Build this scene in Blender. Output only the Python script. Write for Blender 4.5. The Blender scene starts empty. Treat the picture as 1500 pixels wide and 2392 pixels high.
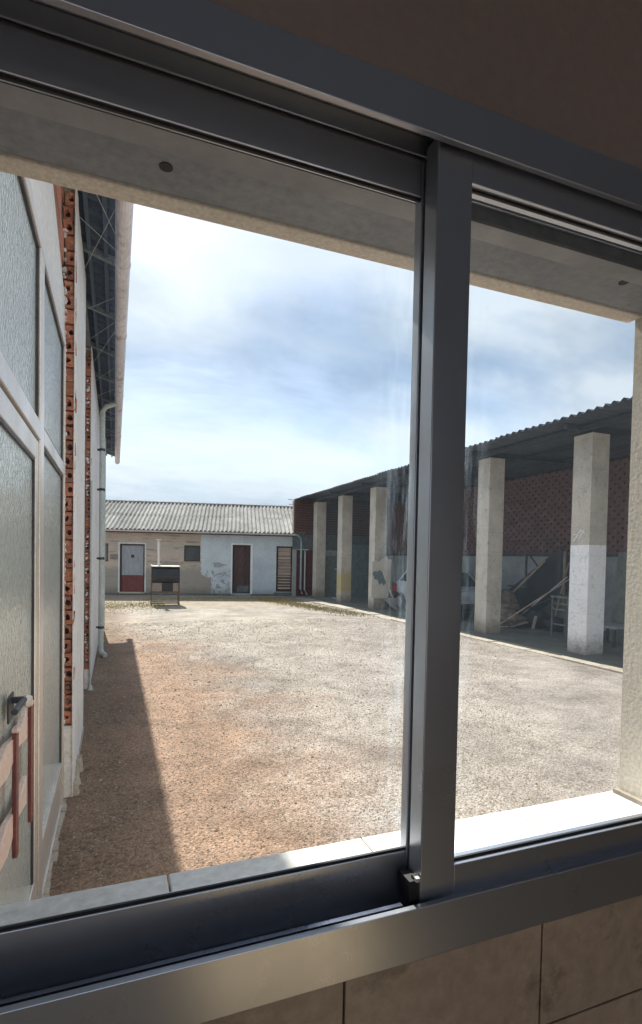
import bpy, math, random
import numpy as np
from mathutils import Matrix, Vector
R = math.radians
random.seed(7); RNG = np.random.default_rng(7)
S = bpy.context.scene
COL = S.collection

# ------------------------------------------------------------------ camera
YAW, PIT, ROL = R(21.1), R(-1.65), R(1.1)
fw = Vector((math.sin(YAW)*math.cos(PIT), math.cos(YAW)*math.cos(PIT), math.sin(PIT)))
r0 = Vector((math.cos(YAW), -math.sin(YAW), 0)); u0 = r0.cross(fw)
rt = r0*math.cos(ROL) + u0*math.sin(ROL); up = -r0*math.sin(ROL) + u0*math.cos(ROL)
cd = bpy.data.cameras.new('camera'); cam = bpy.data.objects.new('camera', cd); COL.objects.link(cam)
m = Matrix((rt, up, -fw)).transposed().to_4x4(); m.translation = (0, 0, 1.7); cam.matrix_world = m
cd.sensor_fit = 'HORIZONTAL'; cd.sensor_width = 36; cd.lens = 30
cd.shift_y = 143/1500.0
cd.clip_start = 0.02; cd.clip_end = 3000
S.camera = cam

# ------------------------------------------------------------------ world, sun, exposure
SUN = Vector((-0.24, 4.3, 4.2)).normalized()
EL = math.asin(SUN.z); AZ = math.atan2(SUN.x, SUN.y)
w = bpy.data.worlds.new('World'); S.world = w; w.use_nodes = True
nt = w.node_tree; nt.nodes.clear()
def N(nt, t, **k):
    n = nt.nodes.new(t)
    for a, v in k.items():
        if a.startswith('i_'):
            key = a[2:]
            key = int(key) if key.isdigit() else key.replace('_', ' ')
            n.inputs[key].default_value = v
        else: setattr(n, a, v)
    return n
def ramp(nt, fac, stops, interp='LINEAR'):
    r = N(nt, 'ShaderNodeValToRGB'); e = r.color_ramp.elements; r.color_ramp.interpolation = interp
    while len(e) < len(stops): e.new(0.5)
    for i, (p, c) in enumerate(stops):
        e[i].position = p; e[i].color = (c, c, c, 1) if isinstance(c, (int, float)) else (*c, 1)
    nt.links.new(fac, r.inputs[0]); return r.outputs[0]
def mixc(nt, f, a, b, blend='MIX'):
    n = N(nt, 'ShaderNodeMix', data_type='RGBA', blend_type=blend)
    for s, v in ((0, f), (6, a), (7, b)):
        if isinstance(v, bpy.types.NodeSocket): nt.links.new(v, n.inputs[s])
        elif s == 0: n.inputs[0].default_value = v
        else: n.inputs[s].default_value = (*v, 1) if len(v) == 3 else v
    return n.outputs[2]
def mth(nt, op, a, b=None, c=None, clamp=False):
    n = N(nt, 'ShaderNodeMath', operation=op); n.use_clamp = clamp
    for i, v in enumerate((a, b, c)):
        if v is None: continue
        if isinstance(v, bpy.types.NodeSocket): nt.links.new(v, n.inputs[i])
        else: n.inputs[i].default_value = v
    return n.outputs[0]
sky = N(nt, 'ShaderNodeTexSky', sky_type='NISHITA', sun_disc=False, sun_elevation=EL, sun_rotation=AZ)
sky.air_density = 1.0; sky.dust_density = 1.2
tc = N(nt, 'ShaderNodeTexCoord'); sp = N(nt, 'ShaderNodeSeparateXYZ'); nt.links.new(tc.outputs['Generated'], sp.inputs[0])
zz = mth(nt, 'ADD', mth(nt, 'MAXIMUM', sp.outputs[2], 0.0), 0.32)
cb = N(nt, 'ShaderNodeCombineXYZ')
nt.links.new(mth(nt, 'DIVIDE', sp.outputs[0], zz), cb.inputs[0]); nt.links.new(mth(nt, 'DIVIDE', sp.outputs[1], zz), cb.inputs[1])
mp = N(nt, 'ShaderNodeMapping'); mp.inputs['Location'].default_value = (1.7, 0.35, 0); mp.inputs['Scale'].default_value = (0.75, 1.5, 1)
nt.links.new(cb.outputs[0], mp.inputs[0])
n1 = N(nt, 'ShaderNodeTexNoise', i_Scale=1.25, i_Detail=10.0, i_Roughness=0.6, i_Distortion=0.25); nt.links.new(mp.outputs[0], n1.inputs[0])
n2 = N(nt, 'ShaderNodeTexNoise', i_Scale=0.8, i_Detail=9.0, i_Roughness=0.58); n2.inputs['Scale'].default_value = 0.9
mp2 = N(nt, 'ShaderNodeMapping'); mp2.inputs['Location'].default_value = (4.2, 7.3, 0); nt.links.new(mp.outputs[0], mp2.inputs[0]); nt.links.new(mp2.outputs[0], n2.inputs[0])
cover = ramp(nt, n1.outputs[0], [(0.30, 0.55), (0.58, 1.0)])
# cloud layers: thin grey-blue undersides between brighter banks
nw = N(nt, 'ShaderNodeTexNoise', i_Scale=3.2, i_Detail=8.0, i_Roughness=0.6); nt.links.new(tc.outputs['Generated'], nw.inputs[0])
lay = ramp(nt, mth(nt, 'ADD', sp.outputs[2], mth(nt, 'MULTIPLY', mth(nt, 'SUBTRACT', nw.outputs[0], 0.5), 0.20)), [(0.0, 0.62), (0.09, 0.42), (0.15, 0.66), (0.21, 0.86), (0.27, 0.50), (0.32, 0.14), (0.37, 0.34), (0.46, 0.92), (0.62, 0.74), (1.0, 0.5)], 'EASE')
tk = mth(nt, 'ADD', mth(nt, 'MULTIPLY', mth(nt, 'SUBTRACT', n2.outputs[0], 0.5), 2.3), mth(nt, 'ADD', lay, mth(nt, 'MULTIPLY', mth(nt, 'SUBTRACT', n1.outputs[0], 0.5), 2.2)))
thick = ramp(nt, tk, [(0.12, 0.0), (0.46, 0.5), (0.80, 1.0)])
ccol = mixc(nt, thick, (1.65, 2.25, 3.15), (3.95, 4.35, 4.85))
base = mixc(nt, 1.0, sky.outputs[0], (1.0, 1.0, 1.0), 'MULTIPLY')
fin = mixc(nt, cover, base, ccol)
bg = N(nt, 'ShaderNodeBackground', i_Strength=0.09); nt.links.new(fin, bg.inputs[0])
wo = N(nt, 'ShaderNodeOutputWorld'); nt.links.new(bg.outputs[0], wo.inputs[0])

ld = bpy.data.lights.new('sun', 'SUN'); ld.energy = 4.2; ld.angle = R(0.6); ld.color = (1, 0.94, 0.84)
lo = bpy.data.objects.new('sun', ld); COL.objects.link(lo); lo.rotation_euler = (-SUN).to_track_quat('-Z', 'Y').to_euler(); lo.location = (0, 10, 12)
S.view_settings.view_transform = 'Standard'; S.view_settings.look = 'None'; S.view_settings.gamma = 1
S.view_settings.exposure = 1.25
S.cycles.use_denoising = True; S.cycles.max_bounces = 10; S.cycles.diffuse_bounces = 6; S.cycles.glossy_bounces = 4
S.cycles.transparent_max_bounces = 12; S.cycles.sample_clamp_indirect = 6

# ------------------------------------------------------------------ materials
def new_mat(name):
    mt = bpy.data.materials.new(name); mt.use_nodes = True
    t = mt.node_tree; return mt, t, t.nodes['Principled BSDF']
def coords(t, scale=(1, 1, 1), kind='Object'):
    if kind == 'Pos':
        g = N(t, 'ShaderNodeNewGeometry'); o = g.outputs['Position']
    else: o = N(t, 'ShaderNodeTexCoord').outputs[kind]
    mp = N(t, 'ShaderNodeMapping'); mp.inputs['Scale'].default_value = scale; t.links.new(o, mp.inputs[0]); return mp.outputs[0]
def noise(t, co, scale, detail=5, rough=0.55, dist=0.0):
    n = N(t, 'ShaderNodeTexNoise', i_Scale=scale, i_Detail=detail, i_Roughness=rough, i_Distortion=dist)
    t.links.new(co, n.inputs[0]); return n.outputs[0]
def bump(t, p, h, st=0.4, d=0.01, prev=None):
    b = N(t, 'ShaderNodeBump', i_Strength=st, i_Distance=d); t.links.new(h, b.inputs['Height'])
    if prev is not None: t.links.new(prev, b.inputs['Normal'])
    t.links.new(b.outputs[0], p.inputs['Normal']); return b.outputs[0]
def mat(name, c1, c2=None, rough=0.7, metal=0.0, sc=6.0, fine=60.0, bst=0.3, bd=0.004, pieces=0.0, kind='Pos', aniso=(1, 1, 1), spec=0.5, c3=None, con=1.0):
    mt, t, p = new_mat(name); c2 = c2 or tuple(x*0.7 for x in c1)
    co = coords(t, aniso, kind)
    f = ramp(t, noise(t, co, sc, 7, 0.6), [(0.35, 0.0), (0.65, 1.0)])
    c = mixc(t, f, c1, c2)
    if c3: c = mixc(t, ramp(t, noise(t, co, sc*3.1, 6, 0.65), [(0.55, 0.0), (0.66, 1.0)]), c, c3)
    g = noise(t, co, fine, 4, 0.6)
    c = mixc(t, 1.0, c, ramp(t, g, [(0.25, 1-.22*con), (0.75, 1+.18*con)]), 'MULTIPLY')
    if pieces:
        oi = N(t, 'ShaderNodeObjectInfo')
        c = mixc(t, 1.0, c, ramp(t, oi.outputs['Random'], [(0, 1-pieces), (1, 1+pieces)]), 'MULTIPLY')
    t.links.new(c, p.inputs['Base Color'])
    rr = mth(t, 'ADD', mth(t, 'MULTIPLY', f, 0.12), rough-0.06, clamp=True); t.links.new(rr, p.inputs['Roughness'])
    p.inputs['Metallic'].default_value = metal; p.inputs['Specular IOR Level'].default_value = spec
    if bst: bump(t, p, g, bst, bd)
    return mt
M = {}
M['alu'] = mat('aluminium', (0.54, 0.57, 0.64), (0.49, 0.52, 0.58), 0.31, 0.85, 2, 60, 0.0, con=.10)  # blue tint puts the lens flare over the frame into the metal colour
M['alu_dark'] = mat('track_aluminium', (0.10, 0.10, 0.11), (0.05, 0.05, 0.06), 0.45, 0.6, 8, 90, 0.1, 0.001)
M['rubber'] = mat('rubber_seal', (0.02, 0.02, 0.025), None, 0.6, 0, 9, 90, 0.1)
M['plastic_white'] = mat('white_plastic', (0.75, 0.75, 0.73), None, 0.4, 0)
M['trim_grey'] = mat('grey_painted_trim', (0.36, 0.37, 0.39), None, 0.6, con=.2)
M['screw'] = mat('dark_screw', (0.03, 0.03, 0.035), None, 0.7)
M['tile'] = mat('beige_wall_tile', (0.58, 0.44, 0.33), (0.48, 0.36, 0.27), 0.3, 0, 3, 40, 0.06, 0.001, pieces=0.08, c3=(0.30, 0.23, 0.17))
M['grout'] = mat('grout', (0.12, 0.10, 0.09), None, 0.9)
M['room'] = mat('room_plaster', (0.62, 0.55, 0.48), (0.56, 0.49, 0.43), 0.85, 0, 2, 60, 0.1)
M['room_brown'] = mat('brown_wall_paint', (0.36, 0.30, 0.29), (0.31, 0.26, 0.25), 0.7, 0, 1.5, 60, 0.1, con=.4)
M['ceiling_blue'] = mat('flare_tint_ceiling', (0.42, 0.56, 0.84), None, 0.8, con=.2)  # unseen ceiling, coloured blue so the frame picks up a flare-like tint
M['room_floor'] = mat('room_floor_tile', (0.72, 0.54, 0.33), None, 0.5, 0, 2, 60, 0.1)  # warm colour of the unseen floor picked to bounce light onto the frame
M['sill'] = mat('sill_tile', (0.86, 0.84, 0.80), (0.82, 0.79, 0.75), 0.35, 0, 5, 60, 0.05, 0.001, pieces=0.05)
M['render_beige'] = mat('beige_render', (0.80, 0.73, 0.64), (0.72, 0.66, 0.58), 0.9, 0, 4, 130, 0.6, 0.003)
M['lintel'] = mat('painted_lintel', (0.27, 0.29, 0.32), (0.24, 0.26, 0.29), 0.6, 0, 5, 60, 0.1)
M['plaster_white'] = mat('white_plaster', (0.68, 0.68, 0.68), (0.60, 0.60, 0.61), 0.85, 0, 1.4, 30, 0.4, 0.004, c3=(0.52, 0.50, 0.47))
M['panel_white'] = mat('white_panel', (0.66, 0.65, 0.63), (0.60, 0.59, 0.58), 0.5, 0, 1.4, 30, 0.05)
M['door_alu'] = mat('door_aluminium', (0.62, 0.58, 0.55), (0.55, 0.52, 0.50), 0.35, 0.5, 3, 120, 0.03)
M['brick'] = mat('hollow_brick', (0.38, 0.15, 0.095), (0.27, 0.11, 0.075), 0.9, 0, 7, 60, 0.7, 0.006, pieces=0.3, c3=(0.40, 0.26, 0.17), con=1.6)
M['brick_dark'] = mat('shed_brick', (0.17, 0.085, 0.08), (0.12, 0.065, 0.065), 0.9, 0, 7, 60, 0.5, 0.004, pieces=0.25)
M['mortar'] = mat('mortar', (0.42, 0.38, 0.33), (0.30, 0.26, 0.22), 0.95, 0, 9, 70, 0.8, 0.006)
M['hollow_shade'] = mat('dark_hollow_shade', (0.05, 0.025, 0.02), None, 0.95)  # near-black stands in for shade inside brick cells and lattice gaps
M['asbestos'] = mat('fibre_cement', (0.40, 0.39, 0.37), (0.28, 0.28, 0.27), 0.9, 0, 1.6, 30, 0.5, 0.004, pieces=0.12, c3=(0.22, 0.22, 0.20))
M['soffit_dark'] = mat('dark_blue_roof_underside', (0.05, 0.075, 0.115), (0.075, 0.10, 0.14), 0.95, 0, 2, 30, 0.5)  # dark blue-grey base colour for the roof sheets
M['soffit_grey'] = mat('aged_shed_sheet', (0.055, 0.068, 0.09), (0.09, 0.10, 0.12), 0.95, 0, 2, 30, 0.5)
M['batten'] = mat('grey_batten', (0.16, 0.19, 0.22), None, 0.9)
M['roof_tile'] = mat('weathered_roof_sheet', (0.26, 0.255, 0.245), (0.19, 0.185, 0.18), 0.9, 0, 1.6, 14, 0.6, 0.01, pieces=0.22, c3=(0.13, 0.12, 0.11), con=1.9)
M['steel_dark'] = mat('dark_steel', (0.06, 0.065, 0.08), (0.04, 0.04, 0.05), 0.55, 0.4)
M['beam'] = mat('grey_beam', (0.13, 0.15, 0.16), (0.09, 0.10, 0.11), 0.8)
M['gutter'] = mat('pvc_gutter', (0.66, 0.64, 0.68), (0.56, 0.54, 0.57), 0.5, 0, 2.5, 30, 0.1, 0.002, aniso=(1, .5, 1), c3=(0.35, 0.31, 0.28))
M['pipe'] = mat('grey_pipe', (0.48, 0.53, 0.52), (0.38, 0.42, 0.41), 0.5, 0, 3, 30, 0.1)
M['pipe_teal'] = mat('teal_pipe', (0.30, 0.42, 0.46), (0.22, 0.32, 0.36), 0.5, 0, 3, 30, 0.1)
M['concrete'] = mat('concrete', (0.46, 0.43, 0.38), (0.37, 0.35, 0.31), 0.9, 0, 1.8, 40, 0.4, 0.004, c3=(0.30, 0.28, 0.25), pieces=0.06)
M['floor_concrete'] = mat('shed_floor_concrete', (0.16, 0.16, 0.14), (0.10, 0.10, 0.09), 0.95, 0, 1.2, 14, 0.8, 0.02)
M['kerb'] = mat('kerb_concrete', (0.55, 0.50, 0.43), (0.42, 0.36, 0.30), 0.95, 0, 2.2, 25, 0.8, 0.01, c3=(0.28, 0.22, 0.15))
M['old_red'] = mat('faded_dark_red', (0.10, 0.035, 0.035), None, 0.8)
M['red_paint'] = mat('red_door_paint', (0.17, 0.04, 0.035), (0.12, 0.03, 0.028), 0.6, 0, 5, 40, 0.2, kind='Object')
M['grey_paint'] = mat('grey_door_paint', (0.34, 0.37, 0.42), (0.26, 0.28, 0.32), 0.6, 0, 5, 20, 0.2, kind='Object', aniso=(4, 1, .6))
M['wood_dark'] = mat('dark_door_wood', (0.10, 0.055, 0.05), (0.05, 0.03, 0.032), 0.8, 0, 8, 30, 0.5, kind='Object', aniso=(5, 5, .5), pieces=0.25)
M['wood_pale'] = mat('pale_door_wood', (0.50, 0.40, 0.34), (0.36, 0.28, 0.24), 0.8, 0, 6, 30, 0.5, kind='Object', aniso=(.5, 3, 5), pieces=0.2)
M['wood'] = mat('old_wood', (0.30, 0.24, 0.18), (0.20, 0.16, 0.12), 0.85, 0, 6, 40, 0.4, kind='Object', pieces=0.2)
M['frame_dark'] = mat('dark_frame', (0.05, 0.035, 0.035), None, 0.7)
M['window_dark'] = mat('dusty_window_glass', (0.06, 0.075, 0.085), (0.03, 0.04, 0.045), 0.2, 0, 3, 20, 0.0)
M['stove_black'] = mat('black_stove_steel', (0.014, 0.016, 0.022), (0.03, 0.03, 0.038), 0.42, 0.3, 5, 30, 0.2)
M['stove_rust'] = mat('rusty_stove_frame', (0.16, 0.12, 0.08), (0.09, 0.07, 0.05), 0.8, 0.1, 9, 40, 0.4)
M['stove_panel'] = mat('grey_brown_panel', (0.27, 0.23, 0.20), (0.20, 0.17, 0.15), 0.8, 0, 6, 40, 0.3)
M['zinc'] = mat('zinc_sheet', (0.62, 0.60, 0.58), (0.5, 0.48, 0.46), 0.45, 0.3)
M['white_paint'] = mat('white_limewash', (0.80, 0.81, 0.83), (0.70, 0.72, 0.75), 0.8, 0, 3, 30, 0.3, 0.003)
M['limewash_old'] = mat('old_limewash', (0.36, 0.38, 0.39), (0.27, 0.28, 0.28), 0.9, 0, 1.5, 20, 0.3)
M['handle_brown'] = mat('brown_handle', (0.15, 0.035, 0.03), (0.11, 0.028, 0.028), 0.3, 0)
M['handle_pink'] = mat('pinkish_handle_plate', (0.66, 0.52, 0.46), (0.60, 0.47, 0.42), 0.35, 0)
M['panel_dark'] = mat('dark_board', (0.022, 0.026, 0.036), (0.035, 0.04, 0.05), 0.6)
M['sheet_green'] = mat('grey_green_board', (0.16, 0.19, 0.17), (0.11, 0.13, 0.12), 0.8)
M['sheet_teal'] = mat('teal_grey_board', (0.16, 0.21, 0.23), (0.11, 0.15, 0.17), 0.7)
M['board_cream'] = mat('cream_board', (0.60, 0.57, 0.50), (0.50, 0.48, 0.43), 0.8, 0, 3, 30, 0.2, kind='Object')
M['car_paint'] = mat('pale_blue_car_paint', (0.50, 0.58, 0.66), (0.47, 0.55, 0.63), 0.25, 0.1, 2, 40, 0.0)
M['tyre'] = mat('tyre_rubber', (0.02, 0.02, 0.02), None, 0.85)
M['red_plastic'] = mat('red_plastic', (0.35, 0.03, 0.03), None, 0.4)
M['cloth_grey'] = mat('dirty_cloth', (0.20, 0.16, 0.14), (0.10, 0.08, 0.07), 0.95, 0, 12, 50, 0.6, kind='Object', pieces=0.3)
M['stone'] = mat('pebble_stone', (0.36, 0.29, 0.23), (0.25, 0.185, 0.14), 0.9, 0, 9, 60, 0.3, c3=(0.48, 0.42, 0.35))
M['grass'] = mat('dry_grass', (0.26, 0.235, 0.08), (0.34, 0.28, 0.14), 0.8, 0, 2, 30, 0.0)

def window_glass():
    mt, t, p = new_mat('dusty_flare_haze_glass'); t.nodes.remove(p)
    out = t.nodes['Material Output']
    tr = N(t, 'ShaderNodeBsdfTransparent'); tr.inputs[0].default_value = (0.97, 0.985, 0.98, 1)
    gl = N(t, 'ShaderNodeBsdfGlossy', i_Roughness=0.02); fr = N(t, 'ShaderNodeFresnel', i_IOR=1.35)
    m1 = N(t, 'ShaderNodeMixShader'); t.links.new(mth(t, 'MULTIPLY', fr.outputs[0], 0.12), m1.inputs[0]); t.links.new(tr.outputs[0], m1.inputs[1]); t.links.new(gl.outputs[0], m1.inputs[2])
    tl = N(t, 'ShaderNodeBsdfTranslucent'); tl.inputs[0].default_value = (0.62, 0.80, 1.0, 1)  # blue scatter: grime streaks plus a faint even haze painting the flare
    co = coords(t, (1, 1, 0.10)); co2 = coords(t)
    st = ramp(t, noise(t, co, 70, 6, 0.7), [(0.5, 0.0), (0.8, 1.0)])
    cl = ramp(t, noise(t, co2, 5, 5, 0.6), [(0.4, 0.0), (0.75, 1.0)])
    g = N(t, 'ShaderNodeNewGeometry'); sx = N(t, 'ShaderNodeSeparateXYZ'); t.links.new(g.outputs['Position'], sx.inputs[0])
    # hand marks and grime gather along the meeting stiles, where the sashes are gripped
    d1 = mth(t, 'ABSOLUTE', mth(t, 'SUBTRACT', sx.outputs[0], 0.41))
    edge = ramp(t, d1, [(0.02, 1.0), (0.085, 0.0)])
    f = mth(t, 'ADD', 0.006, mth(t, 'MULTIPLY', st, mth(t, 'ADD', mth(t, 'MULTIPLY', cl, 0.015), mth(t, 'MULTIPLY', edge, 0.16))))
    m2 = N(t, 'ShaderNodeMixShader'); t.links.new(f, m2.inputs[0]); t.links.new(m1.outputs[0], m2.inputs[1]); t.links.new(tl.outputs[0], m2.inputs[2])
    t.links.new(m2.outputs[0], out.inputs[0]); return mt
M['glass'] = window_glass()

def textured_glass():
    mt, t, p = new_mat('rippled_obscure_glass')
    p.inputs['Base Color'].default_value = (0.42, 0.47, 0.46, 1); p.inputs['Roughness'].default_value = 0.06
    p.inputs['Specular IOR Level'].default_value = 1.0; p.inputs['IOR'].default_value = 2.1
    co = coords(t, (1, 1, 0.5)); a = noise(t, co, 75, 2, 0.5, 0.8)
    bump(t, p, a, 0.6, 0.008); return mt
M['door_glass'] = textured_glass()

def ground_mat():
    mt, t, p = new_mat('worn_asphalt_and_dirt')
    g = N(t, 'ShaderNodeNewGeometry'); pos = g.outputs['Position']; sx = N(t, 'ShaderNodeSeparateXYZ'); t.links.new(pos, sx.inputs[0])
    X, Y = sx.outputs[0], sx.outputs[1]
    big = noise(t, pos, 0.55, 6, 0.6, 0.4); med = noise(t, pos, 3.0, 7, 0.65); fin = noise(t, pos, 38, 5, 0.65); vf = noise(t, pos, 120, 3, 0.6)
    # dirt: left side of the yard, fading right
    dirt = mth(t, 'SUBTRACT', mth(t, 'ADD', mth(t, 'MULTIPLY', big, 3.4), mth(t, 'MULTIPLY', med, 0.9)), mth(t, 'MULTIPLY', X, 0.92))
    dirt = mth(t, 'SUBTRACT', dirt, mth(t, 'MULTIPLY', mth(t, 'MAXIMUM', mth(t, 'SUBTRACT', Y, 8.0), 0.0), 0.20))
    dirt = ramp(t, mth(t, 'MULTIPLY', dirt, 0.5), [(0.05, 0.0), (0.62, 1.0)])
    grey = mixc(t, ramp(t, med, [(0.35, 0.0), (0.65, 1.0)]), (0.36, 0.32, 0.29), (0.28, 0.25, 0.23))
    brown = mixc(t, ramp(t, med, [(0.35, 0.0), (0.65, 1.0)]), (0.36, 0.245, 0.18), (0.255, 0.17, 0.125))
    c = mixc(t, dirt, grey, brown)
    # pale worn patch in mid yard
    dx = mth(t, 'DIVIDE', mth(t, 'SUBTRACT', X, 2.6), 3.2); dy = mth(t, 'DIVIDE', mth(t, 'SUBTRACT', Y, 13.6), 4.0)
    rr = mth(t, 'ADD', mth(t, 'ADD', mth(t, 'MULTIPLY', dx, dx), mth(t, 'MULTIPLY', dy, dy)), mth(t, 'MULTIPLY', mth(t, 'SUBTRACT', med, 0.5), 2.2))
    pale = ramp(t, rr, [(0.3, 0.85), (1.25, 0.0)])
    c = mixc(t, pale, c, (0.37, 0.33, 0.285))
    blot = noise(t, pos, 0.9, 4, 0.55, 0.6)
    c = mixc(t, 1.0, c, ramp(t, blot, [(0.33, 0.78), (0.5, 1.0), (0.68, 1.2)]), 'MULTIPLY')
    # compacted wheel paths and a dark brown strip along the wall
    tr = mth(t, 'ADD', X, mth(t, 'MULTIPLY', mth(t, 'SUBTRACT', blot, 0.5), 2.6))
    for cx_ in (2.4, 3.9):
        dd = mth(t, 'ABSOLUTE', mth(t, 'SUBTRACT', tr, cx_))
        c = mixc(t, mth(t, 'MULTIPLY', ramp(t, dd, [(0.12, 1.0), (0.42, 0.0)]), 0.35), c, (0.40, 0.36, 0.32))
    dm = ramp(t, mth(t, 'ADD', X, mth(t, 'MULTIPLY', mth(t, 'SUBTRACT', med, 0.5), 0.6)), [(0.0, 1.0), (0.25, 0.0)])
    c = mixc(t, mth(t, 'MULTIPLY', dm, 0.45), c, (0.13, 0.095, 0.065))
    far = ramp(t, mth(t, 'MULTIPLY', Y, 0.04), [(0.66, 0.0), (0.78, 1.0)])
    c = mixc(t, mth(t, 'MULTIPLY', far, 0.7), c, (0.35, 0.285, 0.20))
    gr = ramp(t, mth(t, 'MULTIPLY', noise(t, pos, 1.3, 6, 0.7), 1.0), [(0.54, 0.0), (0.64, 1.0)])
    c = mixc(t, mth(t, 'MULTIPLY', mth(t, 'MULTIPLY', gr, far), 0.45), c, (0.20, 0.17, 0.06))
    rag = mth(t, 'MULTIPLY', ramp(t, noise(t, pos, 2.1, 10, 0.74, 0.5), [(0.50, 0.0), (0.60, 1.0)]), ramp(t, noise(t, pos, 24, 5, 0.7), [(0.42, 0.0), (0.56, 1.0)]))
    c = mixc(t, mth(t, 'MULTIPLY', rag, 0.62), c, (0.13, 0.10, 0.08))
    spots = ramp(t, fin, [(0.30, 0.38), (0.44, 0.94), (0.60, 1.0), (0.72, 1.32)])
    c = mixc(t, 1.0, c, spots, 'MULTIPLY')
    vor = N(t, 'ShaderNodeTexVoronoi', i_Scale=75.0, feature='F1'); t.links.new(pos, vor.inputs[0])
    c = mixc(t, 0.75, c, mixc(t, 1.0, c, ramp(t, vor.outputs['Color'], [(0.2, 0.65), (0.8, 1.35)]), 'MULTIPLY'))
    crk = ramp(t, noise(t, pos, 11, 8, 0.75, 0.6), [(0.28, 0.45), (0.40, 1.0)])
    c = mixc(t, 0.8, c, mixc(t, 1.0, c, crk, 'MULTIPLY'))
    t.links.new(c, p.inputs['Base Color']); p.inputs['Roughness'].default_value = 0.95; p.inputs['Specular IOR Level'].default_value = 0.2
    b1 = bump(t, p, med, 0.5, 0.05); b2 = bump(t, p, fin, 0.9, 0.018, b1); inv = mth(t, 'SUBTRACT', 1.0, vor.outputs['Distance'])
    b3 = bump(t, p, inv, 0.7, 0.010, b2)
    return mt
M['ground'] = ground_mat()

def pillar_mat(name, c1, c2, ochre=False):
    mt, t, p = new_mat(name); g = N(t, 'ShaderNodeNewGeometry'); pos = g.outputs['Position']
    sx = N(t, 'ShaderNodeSeparateXYZ'); t.links.new(pos, sx.inputs[0]); Z = sx.outputs[2]
    a = noise(t, pos, 1.6, 7, 0.65); b_ = noise(t, pos, 9, 6, 0.7); f_ = noise(t, pos, 45, 4, 0.6)
    c = mixc(t, ramp(t, a, [(0.38, 0.0), (0.62, 1.0)]), c1, c2)
    c = mixc(t, mth(t, 'MULTIPLY', ramp(t, b_, [(0.55, 0.0), (0.68, 1.0)]), 0.6), c, tuple(x*.55 for x in c2))
    ln = mth(t, 'ABSOLUTE', mth(t, 'SUBTRACT', mth(t, 'FRACT', mth(t, 'MULTIPLY', mth(t, 'ADD', Z, mth(t, 'MULTIPLY', a, 0.03)), 1.9)), 0.5))
    jn = ramp(t, ln, [(0.006, 1.0), (0.02, 0.0)])
    c = mixc(t, mth(t, 'MULTIPLY', jn, 0.16), c, (0.16, 0.15, 0.13))
    if ochre:
        zn = mth(t, 'ADD', Z, mth(t, 'MULTIPLY', mth(t, 'SUBTRACT', b_, 0.5), 0.5))
        k_ = mth(t, 'MULTIPLY', ramp(t, zn, [(0.30, 0.0), (0.50, 1.0)]), mth(t, 'SUBTRACT', 1.0, ramp(t, mth(t, 'MULTIPLY', zn, 0.5), [(0.50, 0.0), (0.66, 1.0)])))
        c = mixc(t, mth(t, 'MULTIPLY', k_, 0.75), c, (0.44, 0.34, 0.12))
    foot = ramp(t, mth(t, 'ADD', Z, mth(t, 'MULTIPLY', mth(t, 'SUBTRACT', b_, 0.5), 0.7)), [(0.05, 1.0), (0.42, 0.0)])
    c = mixc(t, mth(t, 'MULTIPLY', foot, 0.75), c, (0.15, 0.11, 0.075))
    c = mixc(t, 1.0, c, ramp(t, f_, [(0.25, 0.82), (0.75, 1.16)]), 'MULTIPLY')
    t.links.new(c, p.inputs['Base Color']); p.inputs['Roughness'].default_value = 0.93
    b1 = bump(t, p, b_, 0.5, 0.012); bump(t, p, f_, 0.4, 0.004, b1); return mt
M['pillar'] = pillar_mat('cast_concrete_pillar', (0.55, 0.51, 0.45), (0.42, 0.39, 0.34))
M['pillar_ochre'] = pillar_mat('ochre_stained_pillar', (0.55, 0.51, 0.45), (0.42, 0.39, 0.34), True)
M['pillar_white'] = pillar_mat('limewashed_pillar_foot', (0.84, 0.85, 0.88), (0.74, 0.76, 0.80))
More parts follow.
